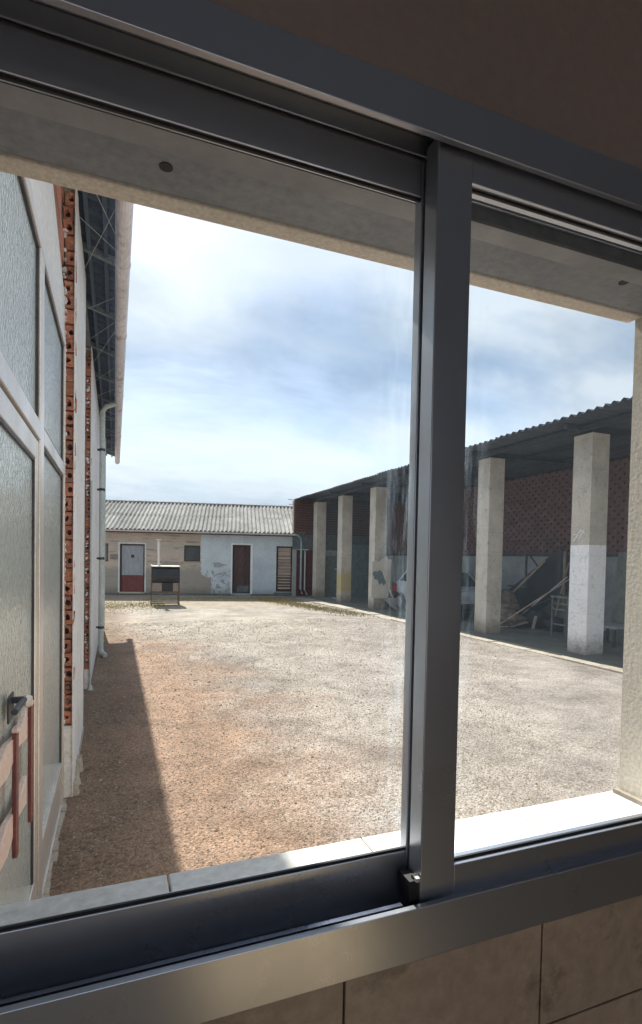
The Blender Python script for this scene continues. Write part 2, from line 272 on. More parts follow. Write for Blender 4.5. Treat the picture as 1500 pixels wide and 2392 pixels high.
def far_wall_mat():
    mt, t, p = new_mat('weathered_farm_wall')
    co = N(t, 'ShaderNodeTexCoord').outputs['Object']; sx = N(t, 'ShaderNodeSeparateXYZ'); t.links.new(co, sx.inputs[0]); X, Z = sx.outputs[0], sx.outputs[2]
    n1 = noise(t, co, 1.3, 7, 0.65); n2 = noise(t, co, 5, 6, 0.7); n3 = noise(t, co, 26, 5, 0.6)
    mp = N(t, 'ShaderNodeMapping'); mp.inputs['Scale'].default_value = (0.5, 1, 4.5); t.links.new(co, mp.inputs[0]); nh = noise(t, mp.outputs[0], 2.5, 5, 0.6)
    old = mixc(t, ramp(t, n1, [(0.4, 0.0), (0.62, 1.0)]), (0.56, 0.45, 0.37), (0.44, 0.41, 0.37))
    old = mixc(t, ramp(t, nh, [(0.56, 0.0), (0.64, 1.0)]), old, (0.30, 0.25, 0.20))
    low = ramp(t, mth(t, 'ADD', Z, mth(t, 'MULTIPLY', mth(t, 'SUBTRACT', n2, 0.5), 0.8)), [(0.0, 1.0), (1.0, 1.0)])
    lowf = mth(t, 'SUBTRACT', 1.0, ramp(t, mth(t, 'MULTIPLY', mth(t, 'ADD', Z, mth(t, 'MULTIPLY', mth(t, 'SUBTRACT', n2, 0.5), 0.6)), 0.4), [(0.42, 0.0), (0.50, 1.0)]))
    old = mixc(t, mth(t, 'MULTIPLY', lowf, 0.75), old, (0.30, 0.28, 0.25))
    blue = mixc(t, ramp(t, n1, [(0.4, 0.0), (0.65, 1.0)]), (0.60, 0.68, 0.72), (0.48, 0.54, 0.62))
    chip = ramp(t, n2, [(0.53, 0.0), (0.55, 1.0)])
    # chips live in the lower left of the painted part
    reg = mth(t, 'MULTIPLY', ramp(t, mth(t, 'MULTIPLY', Z, 0.4), [(0.0, 1.0), (0.40, 1.0), (0.44, 0.0)]), ramp(t, mth(t, 'MULTIPLY', X, 0.1), [(0.39, 1.0), (0.51, 1.0), (0.53, 0.0)]))
    blue = mixc(t, mth(t, 'MULTIPLY', chip, reg), blue, (0.30, 0.31, 0.32))
    edge = mth(t, 'ADD', X, mth(t, 'MULTIPLY', mth(t, 'SUBTRACT', n2, 0.5), 0.25))
    lowleft = mth(t, 'SUBTRACT', edge, mth(t, 'MULTIPLY', lowf, mth(t, 'MULTIPLY', ramp(t, mth(t, 'MULTIPLY', Z, 0.4), [(0.28, 1.0), (0.36, 0.0)]), 0.45)))
    isb = ramp(t, mth(t, 'MULTIPLY', lowleft, 0.1), [(0.395, 0.0), (0.3965, 1.0)])
    c = mixc(t, isb, old, blue)
    low_dark = ramp(t, mth(t, 'ADD', mth(t, 'MULTIPLY', Z, 0.7), mth(t, 'MULTIPLY', n1, 0.5)), [(0.25, 1.0), (0.52, 0.0)])
    c = mixc(t, mth(t, 'MULTIPLY', low_dark, 0.7), c, (0.13, 0.15, 0.12))  # wall turns darker and greener towards the bottom
    c = mixc(t, 1.0, c, ramp(t, n3, [(0.3, 0.66), (0.7, 1.22)]), 'MULTIPLY')
    t.links.new(c, p.inputs['Base Color']); p.inputs['Roughness'].default_value = 0.92
    b1 = bump(t, p, n2, 0.6, 0.03); bump(t, p, n3, 0.5, 0.01, b1); return mt
M['far_wall'] = far_wall_mat()

# ------------------------------------------------------------------ mesh helpers
class MB:
    def __init__(s): s.v = []; s.f = []; s.m = []
    def add(s, vs, fs, mi=0):
        o = len(s.v); s.v += [tuple(v) for v in vs]; s.f += [tuple(i+o for i in f) for f in fs]; s.m += [mi]*len(fs); return s
    def box(s, x0, x1, y0, y1, z0, z1, mi=0):
        return s.add([(x0,y0,z0),(x1,y0,z0),(x1,y1,z0),(x0,y1,z0),(x0,y0,z1),(x1,y0,z1),(x1,y1,z1),(x0,y1,z1)],
                     [(0,3,2,1),(4,5,6,7),(0,1,5,4),(1,2,6,5),(2,3,7,6),(3,0,4,7)], mi)
    def beam(s, a, b, w, h, mi=0, upv=(0, 0, 1)):
        a, b = Vector(a), Vector(b); d = (b-a).normalized(); u = Vector(upv)
        if abs(d.dot(u)) > 0.98: u = Vector((1, 0, 0))
        r = d.cross(u).normalized()*w/2; u = r.cross(d).normalized()*h/2
        vs = [p+q for p in (a, b) for q in (-r-u, r-u, r+u, -r+u)]
        return s.add(vs, [(0,1,2,3),(7,6,5,4),(0,4,5,1),(1,5,6,2),(2,6,7,3),(3,7,4,0)], mi)
    def tube(s, pts, r, n=10, mi=0, cap=True):
        pts = [Vector(p) for p in pts]; rings = []
        rs = r if isinstance(r, (list, tuple)) else [r]*len(pts)
        for i, p in enumerate(pts):
            d = (pts[min(i+1, len(pts)-1)]-pts[max(i-1, 0)]).normalized()
            u = Vector((0, 0, 1)) if abs(d.z) < 0.95 else Vector((0, 1, 0))
            a = d.cross(u).normalized(); b = a.cross(d)
            rings.append([p+(a*math.cos(t)+b*math.sin(t))*rs[i] for t in [2*math.pi*k/n for k in range(n)]])
        vs = [v for q in rings for v in q]; fs = []
        for i in range(len(pts)-1):
            for k in range(n):
                fs.append((i*n+k, i*n+(k+1) % n, (i+1)*n+(k+1) % n, (i+1)*n+k))
        if cap: fs += [tuple(range(n))[::-1], tuple(range((len(pts)-1)*n, len(pts)*n))]
        return s.add(vs, fs, mi)
    def prism(s, poly, axis, a, b, mi=0):
        """poly: 2D points in the plane normal to axis"""
        n = len(poly)
        def q(p, c): return {'x': (c, p[0], p[1]), 'y': (p[0], c, p[1]), 'z': (p[0], p[1], c)}[axis]
        return s.add([q(p, a) for p in poly]+[q(p, b) for p in poly],
                     [tuple(range(n)), tuple(range(n, 2*n))[::-1]]+[(i, (i+1) % n, n+(i+1) % n, n+i) for i in range(n)], mi)
    def mesh(s, name, mats, off=(0, 0, 0)):
        me = bpy.data.meshes.new(name); o = Vector(off)
        me.from_pydata([tuple(Vector(v)-o) for v in s.v], [], s.f)
        mats = mats if isinstance(mats, (list, tuple)) else [mats]
        for x in mats: me.materials.append(M[x] if isinstance(x, str) else x)
        me.polygons.foreach_set('material_index', s.m); me.validate(); me.update()
        import bmesh
        b = bmesh.new(); b.from_mesh(me); bmesh.ops.recalc_face_normals(b, faces=b.faces); b.to_mesh(me); b.free()
        return me
def tag(o, label=None, cat=None, group=None, kind=None):
    for k, v in (('label', label), ('category', cat), ('group', group), ('kind', kind)):
        if v: o[k] = v
    return o
def link(name, me, parent=None, loc=None, rot=None):
    o = bpy.data.objects.new(name, me); COL.objects.link(o)
    if parent: o.parent = parent
    if loc is not None: o.location = loc
    if rot is not None: o.rotation_euler = rot
    return o
def base_of(parent):
    v = Vector((0, 0, 0))
    while parent is not None: v += parent.location; parent = parent.parent
    return v
def put(name, mb, mats, parent=None, local=False, bevel=0, smooth=False, label=None):
    """link a mesh builder as one object; world coordinates unless local"""
    me = mb.mesh(name, mats, (0, 0, 0) if local else base_of(parent)); o = link(name, me, parent)
    if smooth: me.shade_smooth() if hasattr(me, 'shade_smooth') else None
    if bevel:
        bv = o.modifiers.new('bevel', 'BEVEL'); bv.width = bevel; bv.segments = 2; bv.limit_method = 'ANGLE'; bv.angle_limit = R(40)
    if label: o['label'] = label
    return o
def thing(name, label, cat, loc=(0, 0, 0), rz=0, group=None):
    o = link(name, None, None, loc, (0, 0, rz)); return tag(o, label, cat, group)
def copies(me, name, parent, locs, rots=None):
    return [link(name, me, parent, l, rots[i] if rots else None) for i, l in enumerate(locs)]
def corrugated(wd, ln, pitch=0.177, amp=0.026, th=0.007, seg=6, slope=0.0):
    """sheet with waves across x, running along y, rising by slope; local origin at its front left corner"""
    n = max(2, int(round(wd/pitch*seg))); vs = []; fs = []
    rows = 2
    for L, dz in ((0, 0), (1, -th)):
        for j in range(rows):
            y = ln*j/(rows-1)
            for i in range(n+1):
                x = wd*i/n; vs.append((x, y, y*slope+amp*math.cos(2*math.pi*x/pitch)+dz))
    k = n+1
    for i in range(n):
        fs.append((i, i+1, k+i+1, k+i)); fs.append((2*k+i, 3*k+i, 3*k+i+1, 2*k+i+1))
        fs.append((i, 2*k+i, 2*k+i+1, i+1)); fs.append((k+i, k+i+1, 3*k+i+1, 3*k+i))
    fs.append((0, k, 3*k, 2*k)); fs.append((n, 2*k+n, 3*k+n, k+n))
    b = MB(); b.add(vs, fs); return b

# ------------------------------------------------------------------ SETTING: ground
def ground():
    b = MB(); b.add([(-600,-600,0),(600,-600,0),(600,900,0),(-600,900,0)], [(0,1,2,3)])
    tag(put('ground', b, 'ground'), kind='structure')
ground()

# gravel: small loose stones on the yard, dense near the window, thinning out
def gravel(n=60000):
    u = RNG.random(n); Y = 1.0+13*u**1.6; X = -0.25+RNG.random(n)*(0.9+Y*0.78)
    X = np.clip(X, -0.25, 7.2)
    s = RNG.uniform(0.0018, 0.0055, n)*(1+0.10*Y); s[RNG.random(n) < 0.02] *= 1.9
    base = np.array([[1,0,0],[0,1,0],[-1,0,0],[0,-1,0],[0,0,.75],[0,0,-.5]], float)
    ang = RNG.random(n)*6.28; ca, sa = np.cos(ang), np.sin(ang)
    v = np.repeat(base[None], n, 0)*(1+RNG.uniform(-.35, .35, (n, 6, 1)))
    v[:, :, 0] *= RNG.uniform(.8, 1.5, (n, 1))
    x = v[:, :, 0]*ca[:, None]-v[:, :, 1]*sa[:, None]; y = v[:, :, 0]*sa[:, None]+v[:, :, 1]*ca[:, None]
    V = np.stack([x*s[:, None]+X[:, None], y*s[:, None]+Y[:, None], v[:, :, 2]*s[:, None]+0.15*s[:, None]], -1).reshape(-1, 3)
    f = np.array([[0,1,4],[1,2,4],[2,3,4],[3,0,4]])
    Fc = (f[None]+np.arange(n)[:, None, None]*6).reshape(-1, 3)
    me = bpy.data.meshes.new('gravel'); me.from_pydata(V.tolist(), [], Fc.tolist()); me.materials.append(M['stone'])
    o = link('gravel', me); tag(o, 'small loose brown and grey stones strewn over the yard', 'gravel', kind='stuff')
gravel()

def grass(name, n, fx, label, h=0.05):
    vs = []; fs = []
    for i in range(n):
        x, y = fx(); a = random.random()*6.28; w_ = random.uniform(.006, .014); hh = h*random.uniform(.4, 1.4)
        dx, dy = math.cos(a)*w_, math.sin(a)*w_; lx, ly = random.uniform(-.03, .03), random.uniform(-.03, .03)
        k = len(vs); vs += [(x-dx, y-dy, 0), (x+dx, y+dy, 0), (x+lx, y+ly, hh)]; fs.append((k, k+1, k+2))
    me = bpy.data.meshes.new(name); me.from_pydata(vs, [], fs); me.materials.append(M['grass'])
    tag(link(name, me), label, 'grass', kind='stuff')
def cl(cx, cy, sx, sy):
    return lambda: (random.gauss(cx, sx), random.gauss(cy, sy))
def band():
    t = random.random(); return (6.85-1.3*t+random.gauss(0, .28), 14.5+6.4*t+random.gauss(0, .35))
grass('grass', 4200, band, 'yellow green low grass along the edge of the open shed')
grass('grass', 1500, lambda: (random.uniform(-.3, 1.6), random.gauss(18.6, .9)), 'sparse dry grass left of the black stove', 0.04)
grass('grass', 1500, lambda: (random.uniform(1.0, 6.8), random.gauss(21.2, .35)), 'thin dry tufts at the foot of the far farm building', 0.05)

# ------------------------------------------------------------------ CAMERA BUILDING: room + window wall
YI, YO = 0.60, 0.835
OX0, OX1 = -0.29, 1.024
OZ0, OZ1 = 1.172, 2.290
room = thing('washhouse', 'room with beige tiled wall around the aluminium sliding window', 'building', (0, YI, 0))
b = MB()
b.box(-0.315, OX0, YI+.012, YO, -0.1, 3.7); b.box(OX1, 5, YI+.012, YO, -0.1, 3.7)
b.box(OX0, OX1, YI+.012, YO, -0.1, OZ0-.001); b.box(OX0, OX1, YI+.012, .69, OZ1+.001, 3.7); b.box(OX0, OX1, .69, YO, 2.30, 3.7)
put('wall', b, 'render_beige', room)
b = MB(); b.box(-3.2, -3.0, -4, YI, 0, 2.95); b.box(4.8, 5, -4, YI, 0, 2.95); b.box(-3.2, -2.6, -4.2, -4, 0, 2.95); b.box(2.3, 5, -4.2, -4, 0, 2.95); b.box(-2.6, 2.3, -4.2, -4, 2.7, 2.95); b.box(-3.2, -.315, YI+.012, YO-.04, 0, 3.7)  # unseen rear wall; its wide opening is added to let sky light in
put('room_wall', b, 'room', room)
b = MB(); b.box(-3.2, 5, -4.2, YI+.05, 2.95, 3.1); put('room_ceiling', b, 'ceiling_blue', room)
b = MB(); b.box(-3.2, 5, -4.2, YI+.012, -.05, .1); put('room_floor', b, 'room_floor', room)
# tiles round the window, 31.4 cm wide with open joints
TW, TH = 0.318, 0.162
def tiles():
    locs = []
    b = MB(); b.box(-3, 4.8, YI+.006, YI+.012, .1, OZ0-.002); b.box(-3, 4.8, YI+.006, YI+.012, OZ1+.002, 2.95)
    b.box(-3, OX0, YI+.006, YI+.012, OZ0-.002, OZ1+.002); b.box(OX1, 4.8, YI+.006, YI+.012, OZ0-.002, OZ1+.002)
    put('grout', b, 'grout', room)
    def tile(x0, x1, z0, z1):
        g = .0016; t = MB(); t.box(x0+g, x1-g, YI, YI+.006, z0+g, z1-g)
        put('tile', t, 'tile', room, bevel=.0012)
    xs = [0.274+TW*k for k in range(-3, 3)]
    for x in xs:
        x0, x1 = x, x+TW
        tile(x0, x1, OZ0-TH, OZ0-.001); tile(x0, x1, OZ0-2*TH, OZ0-TH)
    t = MB(); t.box(-3, xs[0], YI, YI+.006, .1, OZ1); t.box(xs[-1]+TW, 4.8, YI, YI+.006, .1, OZ1)
    t.box(xs[0], xs[-1]+TW, YI, YI+.006, .1, OZ0-2*TH); put('tiled_surface', t, 'tile', room); t = MB(); t.box(-3, 4.8, YI+.001, YI+.006, OZ1+.001, 2.949)
    put('upper_plaster', t, 'room_brown', room)
tiles()
# lintel and soffit
b = MB(); b.box(OX0, OX1, .69, .815, 2.218, 2.30); put('lintel', b, 'lintel', room, bevel=.002)
b = MB(); b.box(OX0, OX1, .815, .852, 2.214, 2.31); put('lintel_edge', b, 'render_beige', room, bevel=.004)
b = MB(); b.box(OX0, OX1, .689, .725, 2.2125, 2.2175); put('shutter_slot_trim', b, 'trim_grey', room)
for x, y in ((.06, .759), (.871, .737)):
    b = MB(); b.tube([(x, y, 2.2168), (x, y, 2.2185)], .009, 14)
    put('screw', b, 'screw', room)
# sill tiles
b = MB(); b.box(OX0, OX1, .69, YO-.002, 1.12, 1.192); put('sill_bed', b, 'mortar', room)
for x0 in (-.252, .081, .414, .747):
    b = MB(); x1 = min(x0+.332, 1.021); b.box(x0+.001, x1-.001, .692, .848, 1.192, 1.203); put('tile', b, 'sill', room, bevel=.002)
# moss on sill corner is plain render strip at the reveal foot
b = MB(); b.box(1.012, 1.05, .70, YO+.004, 1.196, 1.212); put('reveal_foot', b, 'mortar', room)

# --- the sliding window
win = thing('sliding_window', 'brushed aluminium sliding window with two sashes in the tiled wall', 'window', (0.36, YI, OZ0))
b = MB()
FY0, FY1 = YI-.006, .688
# head profile
b.box(OX0, OX1, FY0, .603, 2.236, OZ1)          # inner face
b.box(OX0, OX1, .603, FY1, 2.270, OZ1-.001)
b.box(OX0, OX1, .6435, .6465, 2.245, 2.270)
b.box(OX0, OX1, .682, FY1, 2.236, 2.270)
put('frame_head', b, 'alu', win, bevel=.001)
b = MB()
b.box(OX0, OX1, FY0, .603, OZ0, 1.2425)
b.box(OX0, OX1, .603, FY1, OZ0+.001, 1.196)
b.box(OX0, OX1, .682, FY1, 1.196, 1.2345)
put('frame_bottom', b, 'alu', win, bevel=.001)
b = MB(); b.box(OX0, OX1, .6435, .6465, 1.196, 1.212); put('track_rail', b, 'alu_dark', win)
for x0, x1 in ((OX0, OX0+.045), (OX1-.045, OX1)):
    b = MB(); b.box(x0, x1, FY0+.0005, FY1-.0005, OZ0+.02, OZ1-.02); put('frame_jamb', b, 'alu', win, bevel=.001)
def sash(x0, x1, y0, y1, z0, z1, sl, sr, rb, rtp, label):
    b = MB(); b.box(x0+sl, x1-sr, y0, y1-.004, z0, z0+rb); rail = put('sash_rail', b, 'alu', win, bevel=.0012, label=label+' bottom rail')
    b = MB(); b.box(x0+sl, x1-sr, y0, y1-.004, z1-rtp, z1); put('sash_rail', b, 'alu', win, bevel=.0012, label=label+' top rail')
    b = MB(); b.box(x0, x0+sl, y0-.0005, y1, z0-.002, z1+.002); put('sash_stile', b, 'alu', win, bevel=.0015)
    b = MB(); b.box(x1-sr, x1, y0-.0005, y1, z0-.002, z1+.002); put('sash_stile', b, 'alu', win, bevel=.0015)
    ym = (y0+y1)/2
    b = MB(); b.box(x0+sl-.004, x1-sr+.004, ym-.002, ym+.002, z0+rb-.006, z1-rtp+.006)
    put('window_pane', b, 'glass', win)
    b = MB()
    b.box(x0+sl, x1-sr, ym-.006, ym-.0025, z0+rb-.001, z0+rb+.0035); b.box(x0+sl, x1-sr, ym-.006, ym-.0025, z1-rtp-.0035, z1-rtp+.001)
    put('glazing_seal', b, 'rubber', win)
sash(OX0+.03, .443, .650, .668, 1.214, 2.263, .055, .055, .074, .068, 'outer left sash')
sash(.387, OX1-.03, .610, .640, 1.219, 2.250, .054, .055, .060, .047, 'inner right sash')
b = MB(); b.box(.372, .386, .612, .640, 1.226, 1.268); b.box(.379, .384, .6125, .620, 1.268, 1.273)
put('sash_stop', b, 'rubber', win)
b = MB(); b.box(.3785, .3845, .606, .612, 1.2690, 1.2740); put('sash_stop', b, 'plastic_white', win)

# ------------------------------------------------------------------ LEFT WAREHOUSE
DX = -0.33
wh = thing('warehouse', 'long white plastered building with ragged hollow brick edges on the left', 'building', (-3.5, 7, 0))
b = MB()
b.box(-.56, -.268, 4.11, 5.5, 0, 4.24)
b.box(-.56, -.40, 5.5, 7.25, 0, 4.24)
b.box(-.56, -.283, 7.31, 13.5, 0, 4.24)
b.box(-7.5, -.56, 13.3, 13.5, 0, 4.5); b.box(-7.5, -7.3, .9, 13.3, 0, 4.24)
put('wall', b, 'plaster_white', wh)
b = MB(); b.box(-.56, -.37, .84, 4.06, 3.02, 4.24); put('wall', b, 'mortar', wh)
# crumbled plaster foot of the wall
for i in range(16):
    x, y = -.262+random.uniform(-.01, .01), 4.08+random.uniform(0, .9); s_ = random.uniform(.015, .05)
    b = MB(); b.tube([(x, y, -.01), (x+.01, y+.01, s_*1.8)], [s_, s_*.35], 6); put('stone', b, 'mortar', wh)
# end face of the first wall piece: hollow bricks looking at the camera
def holed(wd, h, d, hx, hr):
    """brick with an octagonal cell in its front (-y) face"""
    mb = MB(); n = 8; oc = [(hx+hr*math.cos(a), h/2+hr*1.25*math.sin(a)) for a in [math.pi*2*(k+.5)/n for k in range(n)]]
    rect = [(0,0),(wd,0),(wd,h),(0,h)]
    vs = [(x, 0, z) for x, z in rect]+[(x, 0, z) for x, z in oc]+[(x, .035, z) for x, z in oc]+[(x, d, z) for x, z in rect]
    f = []
    corners = {0: 2, 2: 3, 4: 0, 6: 1}
    idx = lambda k: 4+k % n
    # quadrants: octagon points k, connect to corners
    cm = [2, 2, 3, 3, 0, 0, 1, 1]
    for k in range(n):
        a, c = idx(k), idx(k+1); ca, cc = cm[k], cm[(k+1) % n]
        if ca == cc: f.append((a, c, ca))
        else: f.append((a, c, cc, ca))
        f.append((a, 12+k-0, 12+(k+1) % n, c))
    mb.add(vs, f, 0)
    mb.add([(x, .035, z) for x, z in oc], [tuple(range(n))], 1)
    o = 20-20
    mb.add([(x, 0, z) for x, z in rect]+[(x, d, z) for x, z in rect], [(0,4,5,1),(1,5,6,2),(2,6,7,3),(3,7,4,0),(4,7,6,5)], 0)
    return mb
def end_bricks(x0, x1, yf, z0, z1, pitch, holes_left, parent, matn='brick'):
    wd = x1-x0
    b = MB(); b.box(x0-.02, x1+.001, yf+.045, yf+.06, z0-.15, z1); put('wall_core', b, 'mortar', parent)
    mh = holed(wd, pitch*.90, .05, wd*.36, wd*.33).mesh('brick', [matn, 'hollow_shade'])
    mh2 = holed(wd, pitch*.90, .05, wd*.62, wd*.25).mesh('brick', [matn, 'hollow_shade'])
    b = MB(); b.box(0, wd, 0, .05, 0, pitch*.9); mp_ = b.mesh('brick', matn)
    var = []
    for q in range(6):
        hm = holed(wd*random.uniform(.9, 1.03), pitch*random.uniform(.8, .93), .05, wd*random.uniform(.36, .58), wd*random.uniform(.18, .34))
        hm.v = [(x+random.uniform(-.004, .004), y+random.uniform(-.006, .006), z_+random.uniform(-.005, .005)) for x, y, z_ in hm.v]
        var.append(hm.mesh('brick', [matn, 'hollow_shade']))
    k = 0; z = z0; p0 = base_of(parent)
    while z < z1-pitch:
        me = random.choice(var) if random.random() < .55 else random.choice((mp_, mp_, mh2))
        o = link('brick', me, parent, Vector((x0+random.uniform(-.006, .004), yf+random.uniform(-.012, .012), z))-p0)
        o.rotation_euler = (random.uniform(-.08, .08), random.uniform(-.08, .08), random.uniform(-.16, .16))
        z += pitch*random.uniform(.97, 1.03); k += 1
end_bricks(-.328, -.266, 4.06, .52, 4.22, .098, True, wh)
end_bricks(-.340, -.287, 7.25, .25, 4.22, .098, True, wh)
# ragged plaster lip left of bricks (jamb remains) and white corner below the broken part
for bx in ((-.335, -.2665, 4.055, 4.11, 0, .50), (-.2685, -.262, 4.045, 4.3, .0, 4.24), (-.2905, -.281, 7.24, 7.5, 0, 4.24), (-.345, -.287, 7.25, 7.31, 0, .25)):
    b = MB(); b.box(*bx); put('plaster_edge', b, 'plaster_white', wh)
b = MB()
for i in range(120):
    z = random.uniform(.5, 3.9); s_ = random.uniform(.006, .022)
    b.tube([(-.333+random.uniform(-.004, .006), 4.05, z), (-.333+random.uniform(0, .016), 4.062, z+s_)], [s_, s_*.5], 5)
for i in range(50):
    z = random.uniform(.3, 3.9); s_ = random.uniform(.005, .02)
    b.tube([(-.337+random.uniform(-.004, .02), 7.24, z), (-.330+random.uniform(0, .03), 7.252, z+s_)], [s_, s_*.5], 5)
o = put('plaster_crumbs', b, 'plaster_white', wh); o['kind'] = 'stuff'
# block courses above the white panel over the door
bm_ = MB(); bm_.box(0, .035, 0, .292, 0, .19); me = bm_.mesh('brick', 'brick'); p0 = base_of(wh)
for r_ in range(6):
    for c_ in range(7):
        y = 2.1+.3*c_-(.15 if r_ % 2 else 0)
        if y+.29 > 4.06: continue
        link('brick', me, wh, Vector((-.372+random.uniform(-.004, .004), y, 3.04+.2*r_))-p0)
# roof: corrugated sheets rising to the left, purlins, gutter
sh = corrugated(0.93, 4.2, slope=0.30)
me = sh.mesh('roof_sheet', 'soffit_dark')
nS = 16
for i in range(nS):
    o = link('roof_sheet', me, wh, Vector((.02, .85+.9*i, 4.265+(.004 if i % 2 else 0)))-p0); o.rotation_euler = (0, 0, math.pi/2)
b = MB(); b.box(-7.5, -4.1, .85, 15.3, 5.5, 5.56); put('roof_back', b, 'asbestos', wh)
for y in [1.6+1.15*k for k in range(12)]:
    b = MB(); b.beam((.0, y, 4.222), (-3.0, y, 5.12), .045, .06); put('rafter', b, 'batten', wh)
for x in (-.09, -.22):
    b = MB(); b.beam((x, .86, 4.228-x*.25), (x, 15.2, 4.228-x*.25), .03, .03); put('purlin', b, 'soffit_dark', wh)
b = MB(); b.box(-.545, -.29, .85, 15.2, 4.24, 4.262); put('eave_board', b, 'beam', wh)
wb = MB()
for k in range(16):
    y = 2+k*.8; wb.tube([(-.27, y, 4.18), (.0, y+random.uniform(-1.2, 1.6), 4.20)], .0018, 5)
put('dangling_wire', wb, 'pipe', wh)
# gutter, in pieces with collars
def gutter_piece(y0, y1, cx=.045, cz=4.21, r=.062, parent=None, mat_='gutter'):
    b = MB(); n = 9; vs = []; fs = []
    for rad in (r, r-.004):
        for y in (y0, y1):
            for k in range(n+1):
                a = math.pi+math.pi*k/n; vs.append((cx+rad*math.cos(a), y, cz+rad*math.sin(a)*1.15))
    k = n+1
    for i in range(n):
        fs += [(i, i+1, k+i+1, k+i), (2*k+i, 3*k+i, 3*k+i+1, 2*k+i+1), (i, 2*k+i, 2*k+i+1, i+1), (k+i, k+i+1, 3*k+i+1, 3*k+i)]
    fs += [(0, k, 3*k, 2*k), (n, 2*k+n, 3*k+n, k+n)]
    b.add(vs, fs); return put('gutter', b, mat_, parent)
for y0, y1 in ((.86, 2.9), (2.9, 5.0), (5.0, 6.6), (6.6, 9.1), (9.1, 12.2), (12.2, 15.6)):
    g = gutter_piece(y0+.002, y1-.002, parent=wh)
    c = gutter_piece(y1-.03, y1+.03, r=.068, parent=wh); c.name = 'gutter_collar'; 
b = MB(); b.tube([(.045, 15.55, 4.21), (.045, 15.62, 4.21)], .062, 14); put('gutter_end', b, 'gutter', wh)
# downpipe and thin conduit
b = MB(); b.tube([(-.205, 9.55, .10), (-.205, 9.55, 4.02), (-.15, 9.5, 4.1), (.03, 9.5, 4.18)], .042, 12)
b.tube([(-.205, 9.55, .12), (-.19, 9.5, .06), (-.13, 9.4, .03)], .042, 12)
pp = put('downpipe', b, 'pipe', wh)
for z in (.48, 1.62, 2.75, 3.4):
    b = MB(); b.tube([(-.205, 9.55, z-.02), (-.205, 9.55, z+.02)], .049, 12); b.beam((-.28, 9.56, z), (-.24, 9.56, z), .03, .03)
    put('pipe_clamp', b, 'steel_dark', wh)
b = MB(); b.tube([(-.276, 7.22, .02), (-.276, 7.22, 2.6)], .012, 8); b.tube([(-.272, 7.2, .0), (-.27, 7.2, .06)], [.035, .015], 8)
put('conduit', b, 'pipe', wh)
b = MB(); b.tube([(-.24, 12.6, .02), (-.24, 12.6, 4.2)], .045, 10); put('downpipe', b, 'pipe', wh)
# plinth of wall against the ground
b = MB(); b.box(-.30, -.262, 4.9, 5.52, 0, .05); put('wall_foot', b, 'mortar', wh)

# ---- glazed door with sidelight and its white panel
door = thing('glazed_door', 'tall aluminium door with rippled glass and red brown pull bars on the left', 'door', (DX, 2.4, 0))
b = MB()
b.box(DX-.05, DX+.022, .86, 3.90, 3.035, 3.10); b.box(DX-.05, DX+.022, 3.86, 3.925, 0, 3.035)
b.box(DX-.05, DX+.020, 2.67, 2.80, 0, 3.034); b.box(DX-.05, DX+.021, .86, 2.669, 2.195, 2.275); b.box(DX-.05, DX+.021, 2.801, 3.859, 2.20, 2.275)
put('door_frame', b, 'door_alu', door, bevel=.004)
b = MB()
for z in (2.283, 2.185): b.box(DX, DX+.012, 2.801, 3.859, z, z+.012)
b.box(DX, DX+.012, 2.801, 2.812, .3, 3.03); b.box(DX, DX+.012, 3.846, 3.859, .3, 3.03); b.box(DX, DX+.012, .86, 3.859, 3.022, 3.034)
b.box(DX, DX+.012, 2.655, 2.669, 2.3, 3.03)
put('glazing_seal', b, 'steel_dark', door)
b = MB()
b.box(DX-.03, DX+.014, 2.58, 2.66, .05, 2.185); b.box(DX-.03, DX+.0135, 1.0, 2.58, 2.10, 2.185); b.box(DX-.03, DX+.0135, 1.0, 2.58, .05, .26); b.box(DX-.03, DX+.014, 1.0, 1.08, .05, 2.1)
leaf = put('door_leaf', b, 'door_alu', door, bevel=.004)
b = MB(); b.box(DX-.004, DX, 1.08, 2.58, .26, 2.10); put('door_pane', b, 'door_glass', leaf)
b = MB(); b.box(DX, DX+.01, 1.08, 2.57, 2.088, 2.10); b.box(DX, DX+.01, 2.566, 2.58, .26, 2.09); put('glazing_seal', b, 'steel_dark', leaf)
# lever handle
b = MB(); b.tube([(DX+.012, 1.98, 1.215), (DX+.055, 1.98, 1.215)], .011, 10); b.tube([(DX+.055, 1.98, 1.215), (DX+.055, 1.80, 1.222)], .010, 10)
b.box(DX+.0135, DX+.020, 1.93, 2.02, 1.15, 1.235); put('door_handle', b, 'steel_dark', leaf, bevel=.002)
b = MB(); b.tube([(DX+.014, 2.075, 1.185), (DX+.05, 2.075, 1.185)], .016, 12); b.tube([(DX+.05, 2.075, 1.185), (DX+.066, 2.075, 1.185)], [.024, .018], 12); put('door_knob', b, 'zinc', leaf)
# two pull bars with curved plates
BARS = ((1.93, .72, 1.125), (2.26, .68, 1.125))
for y, z0, z1 in BARS:
    b = MB(); b.box(DX+.030, DX+.046, y-.016, y+.016, z0, z1); put('pull_bar', b, 'handle_brown', leaf, bevel=.004)
    b = MB(); b.box(DX+.029, DX+.047, y-.017, y+.017, z1, z1+.014); b.box(DX+.030, DX+.040, y+.020, y+.034, z0+.06, z1+.012); put('bar_cap', b, 'handle_pink', leaf, bevel=.003)
def plate(z, parent):
    b = MB(); top = []; bot = []
    for k in range(15):
        t = k/14; y = 1.45+.75*t; u = (abs(((t*2.2) % 1.1)-.55)/.55)
        top.append((y, z+.03*u-.01)); bot.append((y, z-.085-.03*u+.03))
    b.prism(top+bot[::-1], 'x', DX+.016, DX+.034); put('pull_plate', b, 'handle_pink', parent, bevel=.003)
plate(1.10, leaf); plate(.86, leaf)
